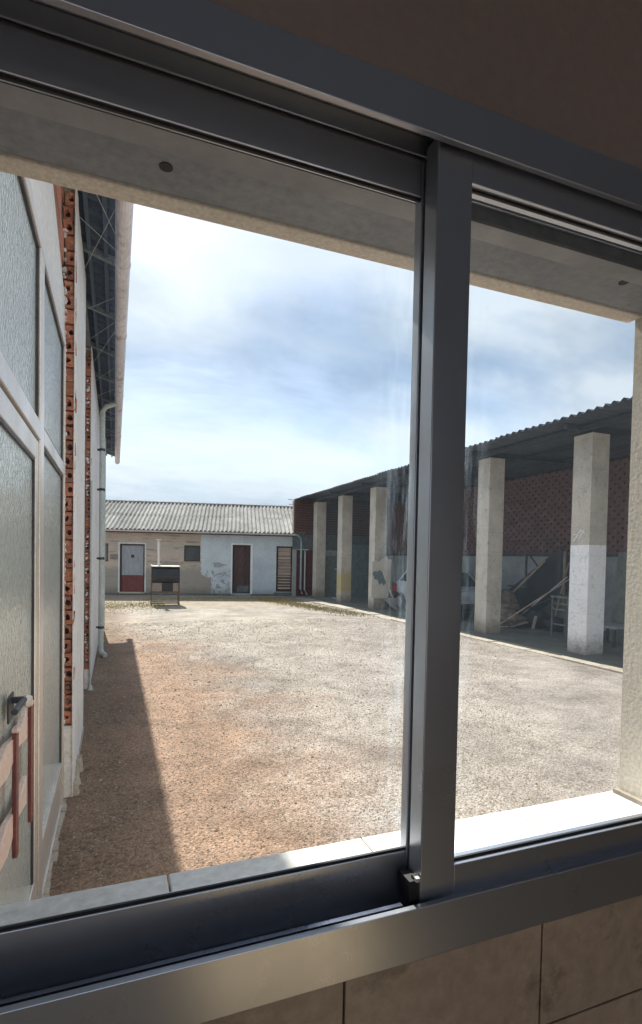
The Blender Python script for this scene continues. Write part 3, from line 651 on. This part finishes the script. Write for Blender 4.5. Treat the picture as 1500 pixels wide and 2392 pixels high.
# sidelights and transom lights
for y0, y1, z0, z1 in ((2.80, 3.86, .32, 2.20), (2.80, 3.86, 2.275, 3.035), (.9, 2.67, 2.275, 3.035)):
    b = MB(); b.box(DX-.004, DX, y0, y1, z0, z1); put('door_pane', b, 'door_glass', door)
b = MB(); b.box(DX-.03, DX+.006, 2.80, 3.86, .0, .30); put('kick_panel', b, 'door_alu', door)
b = MB(); b.box(DX-.03, DX+.016, 2.80, 3.86, .30, .322); b.box(DX-.03, DX+.013, 2.66, 3.92, .0, .03); put('kick_rail', b, 'zinc', door, bevel=.002)
b = MB(); b.prism([(.86, 3.10), (3.99, 3.10), (4.045, 3.18), (4.045, 3.40), (3.30, 3.68), (2.6, 3.93), (.86, 4.22)], 'x', DX-.03, DX+.004); put('over_panel', b, 'panel_white', door)
b = MB(); b.box(DX-.05, DX-.001, 3.925, 4.045, 0, 3.10); put('jamb_plaster', b, 'plaster_white', door)
# low mortar threshold with crumbs
b = MB()
for k in range(28):
    y = 1.2+k*.1; b.box(-.325+random.uniform(0, .008), -.295+random.uniform(-.008, .012), y, y+.098, 0, random.uniform(.008, .026))
put('threshold', b, 'mortar', door)
b = MB(); b.box(-1.2, -.45, 1.0, 3.9, 0, 3.1); put('lobby_box', b, 'room', door)

# ------------------------------------------------------------------ FAR FARM BUILDING (turned 12 degrees)
FA = R(-12)
fb = thing('farm_building', 'low farm building with blue and beige walls under a grey corrugated roof', 'building', (-.45, 24, 0), FA)
def fput(name, mb, mats, parent=fb, bevel=0, label=None): return put(name, mb, mats, parent, local=True, bevel=bevel, label=label)
W0, W1 = -4.0, 8.12
ops = [(-.35, .20, 1.38, 2.13), (.66, 1.66, .12, 2.13), (3.27, 3.94, 1.44, 2.12), (5.30, 6.07, .10, 2.19), (7.19, 7.92, .18, 2.17)]
def wall_open(x0, x1, z0, z1, y0, y1, ops):
    b = MB(); xs = sorted({x0, x1, *[o[0] for o in ops], *[o[1] for o in ops]})
    for a, c in zip(xs, xs[1:]):
        zs = [(z0, z1)]
        for o in ops:
            if o[0] <= a and c <= o[1]: zs = [(z0, o[2]), (o[3], z1)]
        for p, q in zs:
            if q-p > .001: b.box(a, c, y0, y1, p, q)
    return b
import bmesh as _bm
fput('wall', wall_open(W0, W1, 0, 2.78, 0, .30, ops), 'far_wall')
b = MB(); b.box(W0, W1, .301, .32, 0, 2.78); b.box(W0, W1, 6, 6.3, 0, 2.7); b.box(W1-.3, W1, .32, 6, 0, 2.7); b.box(W0, W0+.3, .32, 6, 0, 2.7)
b.prism([(.0, 2.7), (6.3, 2.7), (3.15, 4.02)], 'x', W1-.28, W1-.02); fput('rear_wall', b, 'frame_dark')
b = MB()
for x0, x1 in ((W0, .6), (1.72, 5.25), (6.12, 7.1)): b.box(x0, x1, -.10, .0, 0, .075)
b.box(7.1, W1+.5, -.16, 0, 0, .15); fput('plinth', b, 'beam')
# roof sheets
sl = 1.40/3.35; me = corrugated(.93, 1.82, slope=sl, amp=.038, seg=6).mesh('roof_sheet', 'roof_tile')
x = W0
while x < 7.7:
    for j in range(2):
        link('roof_sheet', me, fb, (x+random.uniform(-.01, .01), -.36+1.72*j, 2.74+1.72*j*sl+.010*(1-j)*0+(.012*j)+(.004 if int(x/.885) % 2 else 0)), (random.uniform(-.004, .004), random.uniform(-.004, .004), random.uniform(-.006, .006)))
    x += .885
me2 = corrugated(.93, 3.3, slope=-sl, amp=.03, seg=5).mesh('roof_sheet', 'roof_tile'); x = W0
while x < 7.7:
    link('roof_sheet', me2, fb, (x, 3.05, 4.155)); x += .885
b = MB()
x = W0
while x < 8.2:
    b.tube([(x, 3.04, 4.155), (x+.40, 3.04, 4.155)], [.085, .07], 8); x += .37
fput('ridge_tiles', b, 'roof_tile')
b = MB()
for k in range(9): b.box(W0+.4+k*1.4, W0+.5+k*1.4, -.30, 0, 2.63, 2.70)
b.box(W0, W1, -.05, 0, 2.60, 2.70)
fput('eave_timber', b, 'wood_dark')
# gutter + downpipes
def fgutter(x0, x1):
    b = MB(); n = 8; vs = []; fs = []
    for rad in (.058, .053):
        for x in (x0, x1):
            for k in range(n+1):
                a = math.pi+math.pi*k/n; vs.append((x, -.42+rad*math.cos(a), 2.685+rad*math.sin(a)))
    k = n+1
    for i in range(n): fs += [(i, i+1, k+i+1, k+i), (2*k+i, 3*k+i, 3*k+i+1, 2*k+i+1), (i, 2*k+i, 2*k+i+1, i+1), (k+i, k+i+1, 3*k+i+1, 3*k+i)]
    b.add(vs, fs); fput('gutter', b, 'gutter')
for x0, x1 in ((-4, -1), (-1, .95), (.955, 3.0), (3.005, 5.2), (5.205, 7.95)): fgutter(x0, x1)
b = MB(); b.tube([(7.9, -.42, 2.68), (8.08, -.42, 2.64), (8.20, -.36, 2.52), (8.24, -.30, 2.35), (8.24, -.28, .35), (8.30, -.35, .12)], .045, 10); fput('downpipe', b, 'pipe_teal')
b = MB(); b.tube([(8.42, -.25, 2.0), (8.42, -.25, .30), (8.52, -.34, .08)], .035, 10); fput('downpipe', b, 'pipe')
# small left window with bars
b = MB(); b.box(-.35, .20, .06, .09, 1.38, 2.13); fput('window_pane', b, 'window_dark')
b = MB(); b.box(-.35, .20, .02, .06, 1.38, 1.42); b.box(-.35, .20, .02, .06, 2.09, 2.13); b.box(.16, .20, .02, .06, 1.42, 2.09); b.box(-.02, .01, .02, .055, 1.42, 2.09); fput('window_frame', b, 'frame_dark')
b = MB(); b.box(.27, .58, -.03, 0, 1.48, 1.69); b.box(.285, .565, -.034, -.03, 1.495, 1.675); fput('meter_plate', b, 'stove_panel')
# second window
b = MB(); b.box(3.27, 3.94, .08, .11, 1.44, 2.12); fput('window_pane', b, 'window_dark')
b = MB(); b.box(3.27, 3.31, .04, .08, 1.44, 2.12); b.box(3.90, 3.94, .04, .08, 1.44, 2.12); b.box(3.31, 3.90, .04, .08, 2.07, 2.12); b.box(3.31, 3.90, .04, .08, 1.44, 1.48); fput('window_frame', b, 'frame_dark')
b = MB(); b.box(3.2, 4.0, -.03, .02, 1.40, 1.437); fput('window_sill', b, 'concrete')
# mortar band over the lower courses, left part
b = MB(); b.box(1.78, 2.5, -.02, .0, 1.38, 1.44); b.box(2.4, 3.2, -.035, .0, 1.34, 1.42); b.box(1.75, 1.95, -.015, 0, 1.05, 1.09); fput('mortar_ledge', b, 'mortar')
b = MB(); b.prism([(4.52, 1.21), (4.50, 1.40), (4.74, 1.42), (4.88, 1.36), (4.98, 1.33), (5.08, 1.335), (5.07, 1.29), (4.92, 1.27), (4.80, 1.20)], 'y', -.003, .0); fput('bare_patch', b, 'limewash_old')
# door 1: grey metal over red
d = MB(); d.box(.66, .72, -.02, .08, .12, 2.13); d.box(1.60, 1.66, -.02, .08, .12, 2.13); d.box(.72, 1.60, -.02, .08, 2.07, 2.13)
d1 = fput('door_frame', d, 'frame_dark')
for k in range(8):
    b = MB(); x0 = .722+k*.1095; b.box(x0, x0+.1075, .03+(.008 if k % 2 else 0), .05, .82, 2.068); put('door_panel', b, 'grey_paint', d1, local=True)
b = MB(); b.box(.722, 1.598, .02, .05, .13, .815); put('door_panel', b, 'red_paint', d1, local=True, label='red painted lower door panel'); d1.location.y = .07
b = MB(); b.box(1.02, 1.36, .015, .028, 1.42, 1.76); put('door_plate', b, 'grey_paint', d1, local=True)
b = MB(); b.box(1.10, 1.22, .008, .0145, 1.55, 1.68); put('peephole', b, 'frame_dark', d1, local=True)
b = MB(); b.box(.66, 1.66, -.12, .02, .06, .12); fput('door_step', b, 'concrete')
b = MB(); b.box(.60, .66, -.012, 0, .10, 2.19); b.box(1.66, 1.72, -.012, 0, .10, 2.19); b.box(.66, 1.66, -.012, 0, 2.13, 2.19); fput('door_surround', b, 'plaster_white')
# door 2: dark planks
b = MB(); b.box(5.30, 5.36, .02, .09, .10, 2.19); b.box(6.00, 6.07, .02, .09, .10, 2.19); b.box(5.36, 6.00, .02, .09, 2.12, 2.19)
d2 = fput('door_frame', b, 'frame_dark')
for k in range(6):
    b = MB(); x0 = 5.362+k*.1062; b.box(x0, x0+.104, .05+random.uniform(0, .012), .08, .12, 2.118); put('plank', b, 'wood_dark', d2, local=True)
b = MB(); b.box(5.24, 5.30, -.02, 0, .08, 2.25); b.box(6.07, 6.17, -.02, 0, .08, 2.25); b.box(5.30, 6.07, -.02, 0, 2.19, 2.25); fput('door_surround', b, 'white_paint')
d2.location.y = .08
b = MB(); b.box(5.5, 6.0, .10, .125, .14, .42); fput('door_kick_patch', b, 'beam')
# door 3: pale horizontal slats with gaps
b = MB(); b.box(7.19, 7.25, -.01, .09, .18, 2.17); b.box(7.86, 7.92, -.01, .09, .18, 2.17); b.box(7.25, 7.86, -.01, .09, 2.11, 2.17); b.box(7.25, 7.86, .0, .09, .18, .23)
d3 = fput('door_frame', b, 'frame_dark')
zs = [2.11, 1.93, 1.74, 1.70, 1.57, 1.42, 1.33, 1.21, 1.10, .98, .90, .80, .70, .60, .50, .40, .30]
gap = {12, 14, 15}
z = 2.10; k = 0
for hgt, gp in ((.16, .012), (.17, .03), (.13, .015), (.13, .02), (.11, .02), (.12, .02), (.11, .015), (.12, .03), (.08, .06), (.07, .05), (.08, .06), (.06, .05), (.09, .05), (.07, .06)):
    z -= hgt
    if z < .24: break
    b = MB(); b.box(7.26+random.uniform(0, .02), 7.85-random.uniform(0, .03), .03+random.uniform(0, .01), .055, z, z+hgt); put('plank', b, 'wood_pale', d3, local=True); z -= gp
d3.location.y = .06
b = MB(); b.box(7.26, 7.85, .155, .165, .23, 2.11); fput('slat_gap_shade', b, 'frame_dark')  # dark sheet painted as the shade behind the slat gaps

# ------------------------------------------------------------------ STOVE on legs
st = thing('barrel_stove', 'black steel outdoor stove on a legged frame with a tall pale flue', 'stove', (1.62, 19.0, 0), R(-3))
def sput(name, mb, mats, **k): return put(name, mb, mats, st, local=True, **k)
for x in (-.46, .44):
    for y in (-.36, .34):
        b = MB(); b.box(x-.02, x+.02, y-.02, y+.02, 0, .46 if y > 0 else .78); sput('leg', b, 'stove_rust')
b = MB(); b.box(-.46, .44, -.37, -.33, .06, .10); b.box(-.46, .44, .33, .37, .06, .10); b.box(-.48, -.44, -.34, .34, .061, .10); b.box(.42, .46, -.34, .34, .061, .10)
b.box(-.48, .46, -.38, -.342, .42, .47); b.box(-.48, .46, .34, .36, .42, .47)
sput('frame_rail', b, 'stove_rust')
b = MB(); b.prism([(-.36, .76), (-.40, .82), (-.41, 1.02), (-.36, 1.20), (-.26, 1.29), (.26, 1.29), (.36, 1.20), (.38, 1.0), (.36, .76)], 'x', -.46, .46); sput('firebox', b, 'stove_black', bevel=.01)
b = MB(); b.box(-.42, .47, -.34, .33, 1.292, 1.325); b.box(-.47, -.43, -.30, .1, 1.292, 1.35); sput('sunlit_top', b, 'zinc', bevel=.004)  # pale sheet puts the sunlit look of the lid into its colour
b = MB(); b.box(-.44, -.12, -.345, .33, .47, .755); b.box(.24, .43, -.345, .33, .47, .755); sput('side_panel', b, 'stove_panel')
b = MB(); b.box(-.119, .239, -.30, .32, .471, .755); b.box(-.08, .20, -.31, -.30, .50, .73); sput('ash_door', b, 'stove_black', bevel=.004)
b = MB(); b.box(-.10, .40, -.43, -.40, .92, 1.00); b.tube([(-.35, -.44, .86), (.35, -.44, .86)], .012, 8); sput('handle', b, 'stove_black')
b = MB(); b.tube([(-.22, .05, 1.32), (-.22, .05, 2.05)], .043, 12); b.tube([(-.22, .05, 1.86), (-.22, .05, 2.16)], .058, 12); sput('flue_pipe', b, 'zinc')
b = MB(); b.tube([(-.22, .05, 2.19), (-.22, .05, 2.225)], [.10, .09], 12); b.tube([(-.22, .05, 2.15), (-.22, .05, 2.20)], .02, 8); sput('flue_cap', b, 'zinc')

# ------------------------------------------------------------------ OPEN SHED on the right
PX = 7.95
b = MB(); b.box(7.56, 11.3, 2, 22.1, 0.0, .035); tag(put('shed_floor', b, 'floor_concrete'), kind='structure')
kb = MB()
y = 2.0
M['kerb'] = mat('kerb_concrete', (0.42, 0.38, 0.32), (0.30, 0.26, 0.21), 0.95, 0, 2.2, 25, 0.8, 0.01, c3=(0.24, 0.19, 0.14), con=1.6)
while y < 20.9:
    L = random.uniform(.5, 1.1); xx = 7.38-.028*(y-6)+random.uniform(-.03, .03)
    kb.box(xx-.04+random.uniform(-.05, .08), 7.555, y, y+L-random.uniform(.005, .05), 0, .022+random.uniform(-.012, .010)); y += L
tag(put('kerb_strip', kb, 'kerb'), kind='structure')
shd = thing('open_shed', 'long open fronted shed with square concrete pillars and dark brick back wall', 'building', (9.3, 12, 0))
sp0 = base_of(shd)
PY = [4.6, 7.25, 10.05, 12.95, 15.75, 18.5, 21.2]
for i, y in enumerate(PY):
    if y == 7.25:
        b = MB(); b.box(PX, PX+.42, y, y+.42, 2.025, 4.04); b.box(PX-.002, PX+.422, y-.002, y+.422, 0, 2.025, 1)
        put('pillar', b, ['pillar', 'pillar_white'], shd, bevel=.006, label='concrete pillar whitewashed on its lower half')
    else:
        b = MB(); b.box(PX, PX+.42, y, y+.42, 0, 4.06)
        put('pillar', b, 'pillar_ochre' if y == 18.5 else 'pillar', shd, bevel=.008, label='concrete pillar with an ochre stain low down' if y == 18.5 else None)
    b = MB(); b.box(PX+.12, PX+.3, y+.1, y+.3, 4.06, 4.12); put('pillar_bracket', b, 'steel_dark', shd)
b = MB(); b.box(7.86, 7.94, 2, 22.2, 4.08, 4.17); put('eave_beam', b, 'steel_dark', shd)
for x in (9.1, 10.3):
    b = MB(); b.box(x, x+.08, 2, 21.9, 4.13+.02*(x-8), 4.20+.02*(x-8)); put('purlin', b, 'steel_dark', shd)
for y in PY:
    b = MB(); b.beam((7.5, y+.2, 4.14), (11.3, y+.2, 4.20), .07, .09); put('rafter', b, 'steel_dark', shd)
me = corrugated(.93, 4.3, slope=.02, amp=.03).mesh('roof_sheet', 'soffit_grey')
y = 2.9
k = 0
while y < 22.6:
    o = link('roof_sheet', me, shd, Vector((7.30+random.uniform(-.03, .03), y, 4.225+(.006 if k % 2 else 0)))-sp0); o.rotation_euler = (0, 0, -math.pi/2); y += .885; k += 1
# back wall
BX = 11.3
b = MB(); b.box(BX, BX+.25, 2, 22.2, 0, 1.86); put('back_wall', b, 'limewash_old', shd)
b = MB(); b.box(BX+.13, BX+.25, 2, 22.2, 1.86, 4.42); put('back_wall', b, 'hollow_shade', shd)  # dark backing painted as the shade behind the lattice gaps
b = MB(); b.box(BX-.05, BX+.12, 2, 22.2, 1.86, 1.925); put('wall_plate', b, 'steel_dark', shd)
BL, BH, GX, GZ = .200, .108, .05, .003
LP = [(0, 0), (BL+GX-.003, 0), (BL+GX-.003, BH*.45), (BL, BH*.45), (BL, BH-GZ), (0, BH-GZ)]
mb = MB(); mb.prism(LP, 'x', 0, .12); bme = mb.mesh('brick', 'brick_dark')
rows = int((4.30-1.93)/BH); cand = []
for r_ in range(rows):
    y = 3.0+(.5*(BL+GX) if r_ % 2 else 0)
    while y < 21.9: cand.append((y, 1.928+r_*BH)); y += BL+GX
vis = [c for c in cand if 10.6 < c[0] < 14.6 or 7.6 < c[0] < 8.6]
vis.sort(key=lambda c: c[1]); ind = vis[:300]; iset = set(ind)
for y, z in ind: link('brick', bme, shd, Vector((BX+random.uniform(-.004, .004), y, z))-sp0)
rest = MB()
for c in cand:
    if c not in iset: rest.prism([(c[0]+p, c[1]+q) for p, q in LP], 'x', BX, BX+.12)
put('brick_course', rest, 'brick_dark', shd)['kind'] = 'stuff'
# cross wall at the far end: bricks over a concrete beam over openings
CY = 22.0
b = MB(); b.box(7.2, BX, CY+.06, CY+.25, 2.70, 4.15); put('cross_wall', b, 'mortar', shd)
b = MB(); b.box(7.22, BX, CY, CY+.25, 2.04, 2.36); b.box(7.22, BX, CY+.02, CY+.25, 2.361, 2.70); put('concrete_beam', b, 'beam', shd, bevel=.01)
rest = MB()
for r_ in range(14):
    x = 7.22-(.13 if r_ % 2 else 0); z = 2.71+r_*.108
    while x < BX: rest.box(max(x, 7.22), min(x+.25, BX), CY+random.uniform(-.005, .005), CY+.06, z, z+.096); x += .262
put('brick_course', rest, 'brick_dark', shd)['kind'] = 'stuff'
b = MB(); b.box(7.22, 7.34, CY, CY+.25, 0, 2.04); b.box(8.12, 8.4, CY, CY+.25, 0, 2.04); b.box(9.5, 9.75, CY, CY+.25, 0, 2.04); b.box(10.6, BX, CY, CY+.25, 0, 2.04)
put('cross_wall', b, 'limewash_old', shd)
b = MB(); b.box(8.6, BX+.3, CY+1.8, CY+2.0, 0, 3.9); put('inner_wall', b, 'beam', shd)
b = MB()
for k in range(5): b.box(7.345+k*.155, 7.345+k*.155+.15, CY+.03, CY+.06, .05, 2.03)
put('inner_door', b, 'old_red', shd)
# wires on the roof corner
b = MB(); b.beam((7.0, 22.3, 4.20), (7.5, 22.3, 4.20), .03, .02); b.beam((7.05, 22.3, 4.0), (7.3, 22.3, 4.0), .02, .02); put('projecting_batten', b, 'steel_dark', shd)
# chalk mark on the whitewashed pillar is a flat painted stroke
b = MB(); b.beam((PX-.004, 7.60, 2.10), (PX-.004, 7.44, 2.30), .004, .02, upv=(0, 1, 0)); b.beam((PX-.004, 7.44, 2.30), (PX-.004, 7.36, 2.24), .004, .018, upv=(0, 1, 0)); b.beam((PX-.004, 7.62, 2.22), (PX-.004, 7.50, 2.22), .004, .015); b.beam((PX-.004, 7.50, 2.10), (PX-.004, 7.38, 2.30), .004, .012, upv=(0, 1, 0))
put('chalk_mark', b, 'white_paint', shd)

# things in the shed --------------------------------------------------
GR = {'dark_sack': 'dark bundles heaped in the shed', 'wood_scrap': 'wood scraps on the shed floor', 'wooden_plank': 'planks leaning by the whitewashed pillar', 'standing_panel': 'panels standing in the far bays', 'leaning_panel': 'panels leaning right of the whitewashed pillar', 'metal_pipe': 'thin rods leaning on the junk'}
def single(name, mb, mats, label, cat, loc=None, group=None, bevel=0):
    loc = Vector(loc) if loc else Vector(mb.v[0])
    me = mb.mesh(name, mats, loc); o = link(name, me, None, loc); tag(o, label, cat, group or GR.get(name))
    if bevel:
        bv = o.modifiers.new('bevel', 'BEVEL'); bv.width = bevel; bv.segments = 2
    return o
# big dark slab leaning
sl_ = thing('tilted_board', 'large black board leaning at a slant behind the junk', 'board', (10.3, 11.4, .03))
b = MB(); b.beam((10.35, 12.35, .12), (10.75, 10.25, 1.72), .95, .05, upv=(1, .2, .5)); put('board_face', b, 'panel_dark', sl_, bevel=.004)
b = MB(); b.beam((9.95, 12.45, .12), (10.33, 10.75, 1.75), .05, .06); put('board_edge', b, 'wood', sl_)
single('wooden_pole', MB().beam((8.15, 10.25, .03), (9.52, 9.13, 1.36), .03, .03), 'wood', 'long pale pole leaning across the black board', 'pole')
single('wooden_plank', MB().beam((10.55, 10.35, .04), (10.35, 10.15, 1.98), .07, .025), 'wood', 'upright pale plank just left of the whitewashed pillar', 'plank')
single('wooden_plank', MB().beam((10.3, 10.45, .04), (10.62, 10.28, 1.7), .05, .02), 'wood_pale', 'thinner upright plank beside the black board', 'plank')
single('steel_post', MB().beam((10.6, 11.75, .03), (10.6, 11.75, 1.93), .05, .05), 'steel_dark', 'thin upright steel post against the pale shed wall', 'post')
single('steel_brace', MB().beam((10.6, 11.65, 1.9), (10.7, 11.0, 1.2), .03, .03), 'steel_dark', 'slanting brace from the top of the steel post', 'brace')
single('metal_shelf', MB().box(10.3, 10.7, 11.3, 12.1, 1.0, 1.035), 'steel_dark', 'small dark shelf fixed to the steel post', 'shelf')
# stool / table frame
M['dull_metal'] = mat('dull_grey_metal', (0.22, 0.23, 0.23), (0.14, 0.15, 0.15), 0.7)
tb = thing('side_table', 'small grey metal table frame left of the whitewashed pillar', 'table', (9.6, 9.4, .03))
b = MB(); b.box(9.35, 9.80, 9.05, 9.55, .90, .94); put('tabletop', b, 'dull_metal', tb)
for x, y in ((9.38, 9.08), (9.77, 9.08), (9.38, 9.52), (9.77, 9.52)):
    b = MB(); b.box(x-.014, x+.014, y-.014, y+.014, .035, .9); put('leg', b, 'dull_metal', tb)
b = MB()
for z in (.28, .62, .75): b.box(9.39, 9.76, 9.07, 9.09, z, z+.03); b.box(9.37, 9.39, 9.09, 9.51, z, z+.03)
put('stretcher', b, 'dull_metal', tb)
# junk heap of individual rags, bits and boxes
def lump(name, c, r, matn, label, cat, seed):
    rr = random.Random(seed); mb = MB(); n = 10; k = 6; vs = []; fs = []
    for i in range(k+1):
        th = math.pi*i/k
        for j in range(n):
            a = 2*math.pi*j/n; q = 1+rr.uniform(-.22, .22)
            vs.append((c[0]+r[0]*q*math.sin(th)*math.cos(a), c[1]+r[1]*q*math.sin(th)*math.sin(a), max(.036, c[2]+r[2]*q*math.cos(th))))
    for i in range(k):
        for j in range(n): fs.append((i*n+j, i*n+(j+1) % n, (i+1)*n+(j+1) % n, (i+1)*n+j))
    mb.add(vs, fs); return single(name, mb, matn, label, cat, c)
lump('dark_sack', (9.75, 11.6, .62), (.38, .40, .30), 'cloth_grey', 'dark slumped sack on top of the junk beside the bare pillar', 'sack', 1)
lump('dark_sack', (9.35, 11.0, .26), (.45, .45, .24), 'cloth_grey', 'low dark bundle at the foot of the bare pillar', 'sack', 2)
lump('dark_sack', (10.0, 10.7, .22), (.38, .38, .22), 'panel_dark', 'black bundle under the leaning black board', 'sack', 3)
lump('dark_sack', (10.0, 10.0, .18), (.3, .3, .18), 'panel_dark', 'small black bundle right of the larger black one', 'sack', 4)
single('wooden_crate', MB().box(9.4, 9.75, 11.0, 11.35, .46, .60), 'wood', 'pale broken crate lying on the junk', 'crate', bevel=.01)
single('wood_scrap', MB().beam((9.2, 10.7, .08), (9.65, 10.6, .20), .09, .05), 'wood_pale', 'short pale wood scrap in front of the junk', 'scrap')
single('wood_scrap', MB().beam((9.6, 10.35, .06), (9.55, 10.2, .38), .06, .04), 'wood_pale', 'pale offcut standing on end below the leaning pole', 'scrap')
single('wood_scrap', MB().beam((8.75, 10.95, .06), (9.25, 10.8, .07), .10, .03), 'zinc', 'flat pale strip on the floor by the pole foot', 'scrap')
single('metal_pipe', MB().tube([(9.1, 11.2, .1), (10.6, 10.2, 1.0)], .018, 8), 'steel_dark', 'thin dark pipe leaning under the pale pole', 'pipe')
single('metal_pipe', MB().tube([(9.8, 11.3, .1), (10.3, 10.0, 1.35)], .015, 8), 'zinc', 'thin grey rod leaning on the black board', 'pipe')
# right of the whitewashed pillar
single('leaning_panel', MB().beam((10.0, 7.95, .04), (10.25, 8.0, 1.95), 1.1, .04, upv=(1, 0, 0)), 'sheet_green', 'grey green sheet leaning upright right of the whitewashed pillar', 'panel', bevel=.004)
single('leaning_panel', MB().beam((10.25, 8.60, .04), (10.42, 8.42, 1.80), .06, .10), 'panel_dark', 'dark timber leaning beside the grey green sheet', 'timber')
bb = thing('low_bench', 'low grey bench with thin legs right of the whitewashed pillar', 'bench', (9.4, 8.1, .035))
b = MB(); b.box(9.2, 9.75, 7.7, 8.35, .40, .45); put('seat', b, 'limewash_old', bb)
for x, y in ((9.24, 7.75), (9.7, 7.75), (9.24, 8.3), (9.7, 8.3)):
    b = MB(); b.box(x-.02, x+.02, y-.02, y+.02, .035, .40); put('leg', b, 'steel_dark', bb)
# sheet boards by the third and fourth bays
single('painted_board', MB().prism([(7.78, .42), (8.40, .40), (8.47, .95), (8.50, 1.68), (8.38, 1.70), (8.33, 1.80), (8.24, 1.76), (8.14, 1.68), (8.02, 1.60), (7.92, 1.64), (7.80, 1.60)], 'y', 15.60, 15.63), 'board_cream', 'torn cream board standing against the middle pillar', 'board')
o = single('dark_stain_board', MB().prism([(7.80, 1.22), (7.88, 1.30), (7.98, 1.27), (8.06, 1.33), (8.16, 1.26), (8.28, 1.10), (8.30, .92), (8.22, .84), (8.14, .93), (8.06, .86), (8.00, 1.02), (7.88, 1.04), (7.86, 1.14)], 'y', 15.57, 15.60), 'sheet_teal', 'dark torn scrap stuck on the cream board', 'scrap')
single('wooden_stick', MB().beam((8.12, 15.5, 1.32), (8.58, 15.3, .06), .025, .04), 'wood_pale', 'slanting pale lath in front of the cream board', 'lath')
single('folded_board', MB().prism([(8.52, .04), (8.05, .44), (8.60, .44)], 'y', 15.30, 15.33), 'limewash_old', 'pale triangular board below the cream board', 'board')
single('plastic_sheet', MB().box(8.62, 8.78, 15.9, 15.95, .9, 1.6), 'limewash_old', 'narrow pale panel right of the cream board', 'panel')
single('red_bucket', MB().tube([(8.78, 15.8, .62), (8.78, 15.8, .9)], [.11, .14], 12), 'red_plastic', 'red bucket perched beside the pale car', 'bucket')
single('wooden_cabinet', MB().box(8.60, 8.95, 15.6, 16.0, .035, .62), 'wood_dark', 'dark box under the red bucket', 'box', bevel=.01)
single('standing_panel', MB().box(9.62, 10.55, 21.2, 21.26, .035, 2.3), 'sheet_teal', 'tall blue grey panel in the third bay from the far end', 'panel')
single('standing_panel', MB().box(8.5, 9.05, 21.6, 21.66, .035, 1.8), 'sheet_green', 'green grey panel behind the second far pillar', 'panel')
single('machine_column', MB().box(9.05, 9.18, 21.3, 21.45, .035, 1.5).box(8.92, 9.32, 21.25, 21.5, 1.18, 1.26), 'pipe_teal', 'blue grey drill stand in the far bay', 'machine')
# pale car in the middle bay
car = thing('parked_car', 'pale blue car parked inside the shed behind the window stile', 'car', (9.55, 14.2, .035))
prof = [(-1.8, .30), (-1.85, .62), (-1.65, .78), (-.9, .88), (-.35, 1.30), (.9, 1.34), (1.5, .95), (1.85, .88), (1.9, .34)]
cx, cy, cz = 9.55, 14.2, .035
b = MB(); b.prism([(cy+p, cz+q) for p, q in prof], 'x', cx-.78, cx+.78); put('body', b, 'car_paint', car, bevel=.05)
b = MB(); b.prism([(cy-.78, cz+.92), (cy-.32, cz+1.24), (cy+.85, cz+1.27), (cy+1.3, cz+.97)], 'x', cx-.785, cx+.785); b.add([(cx-.66, cy-.915, cz+.90), (cx+.66, cy-.915, cz+.90), (cx+.6, cy-.40, cz+1.29), (cx-.6, cy-.40, cz+1.29)], [(0,1,2,3)])
put('car_window', b, 'window_dark', car)
for sx in (-.76, .76):
    for yy in (-1.15, 1.2):
        b = MB(); b.tube([(cx+sx-.09, cy+yy, cz+.29), (cx+sx+.09, cy+yy, cz+.29)], .29, 20); wl = put('tyre', b, 'tyre', car)
        b = MB(); b.tube([(cx+sx-.095, cy+yy, cz+.29), (cx+sx+.095, cy+yy, cz+.29)], .17, 14); put('rim', b, 'zinc', wl)
for sx in (-.55, .55):
    b = MB(); b.box(cx+sx-.16, cx+sx+.16, cy-1.86, cy-1.80, cz+.56, cz+.70); put('headlight', b, 'glass' if 0 else 'zinc', car, bevel=.02)
b = MB(); b.box(cx-.76, cx+.76, cy-1.92, cy-1.83, cz+.30, cz+.46); put('bumper', b, 'steel_dark', car, bevel=.02)

print('objects', len(bpy.data.objects))
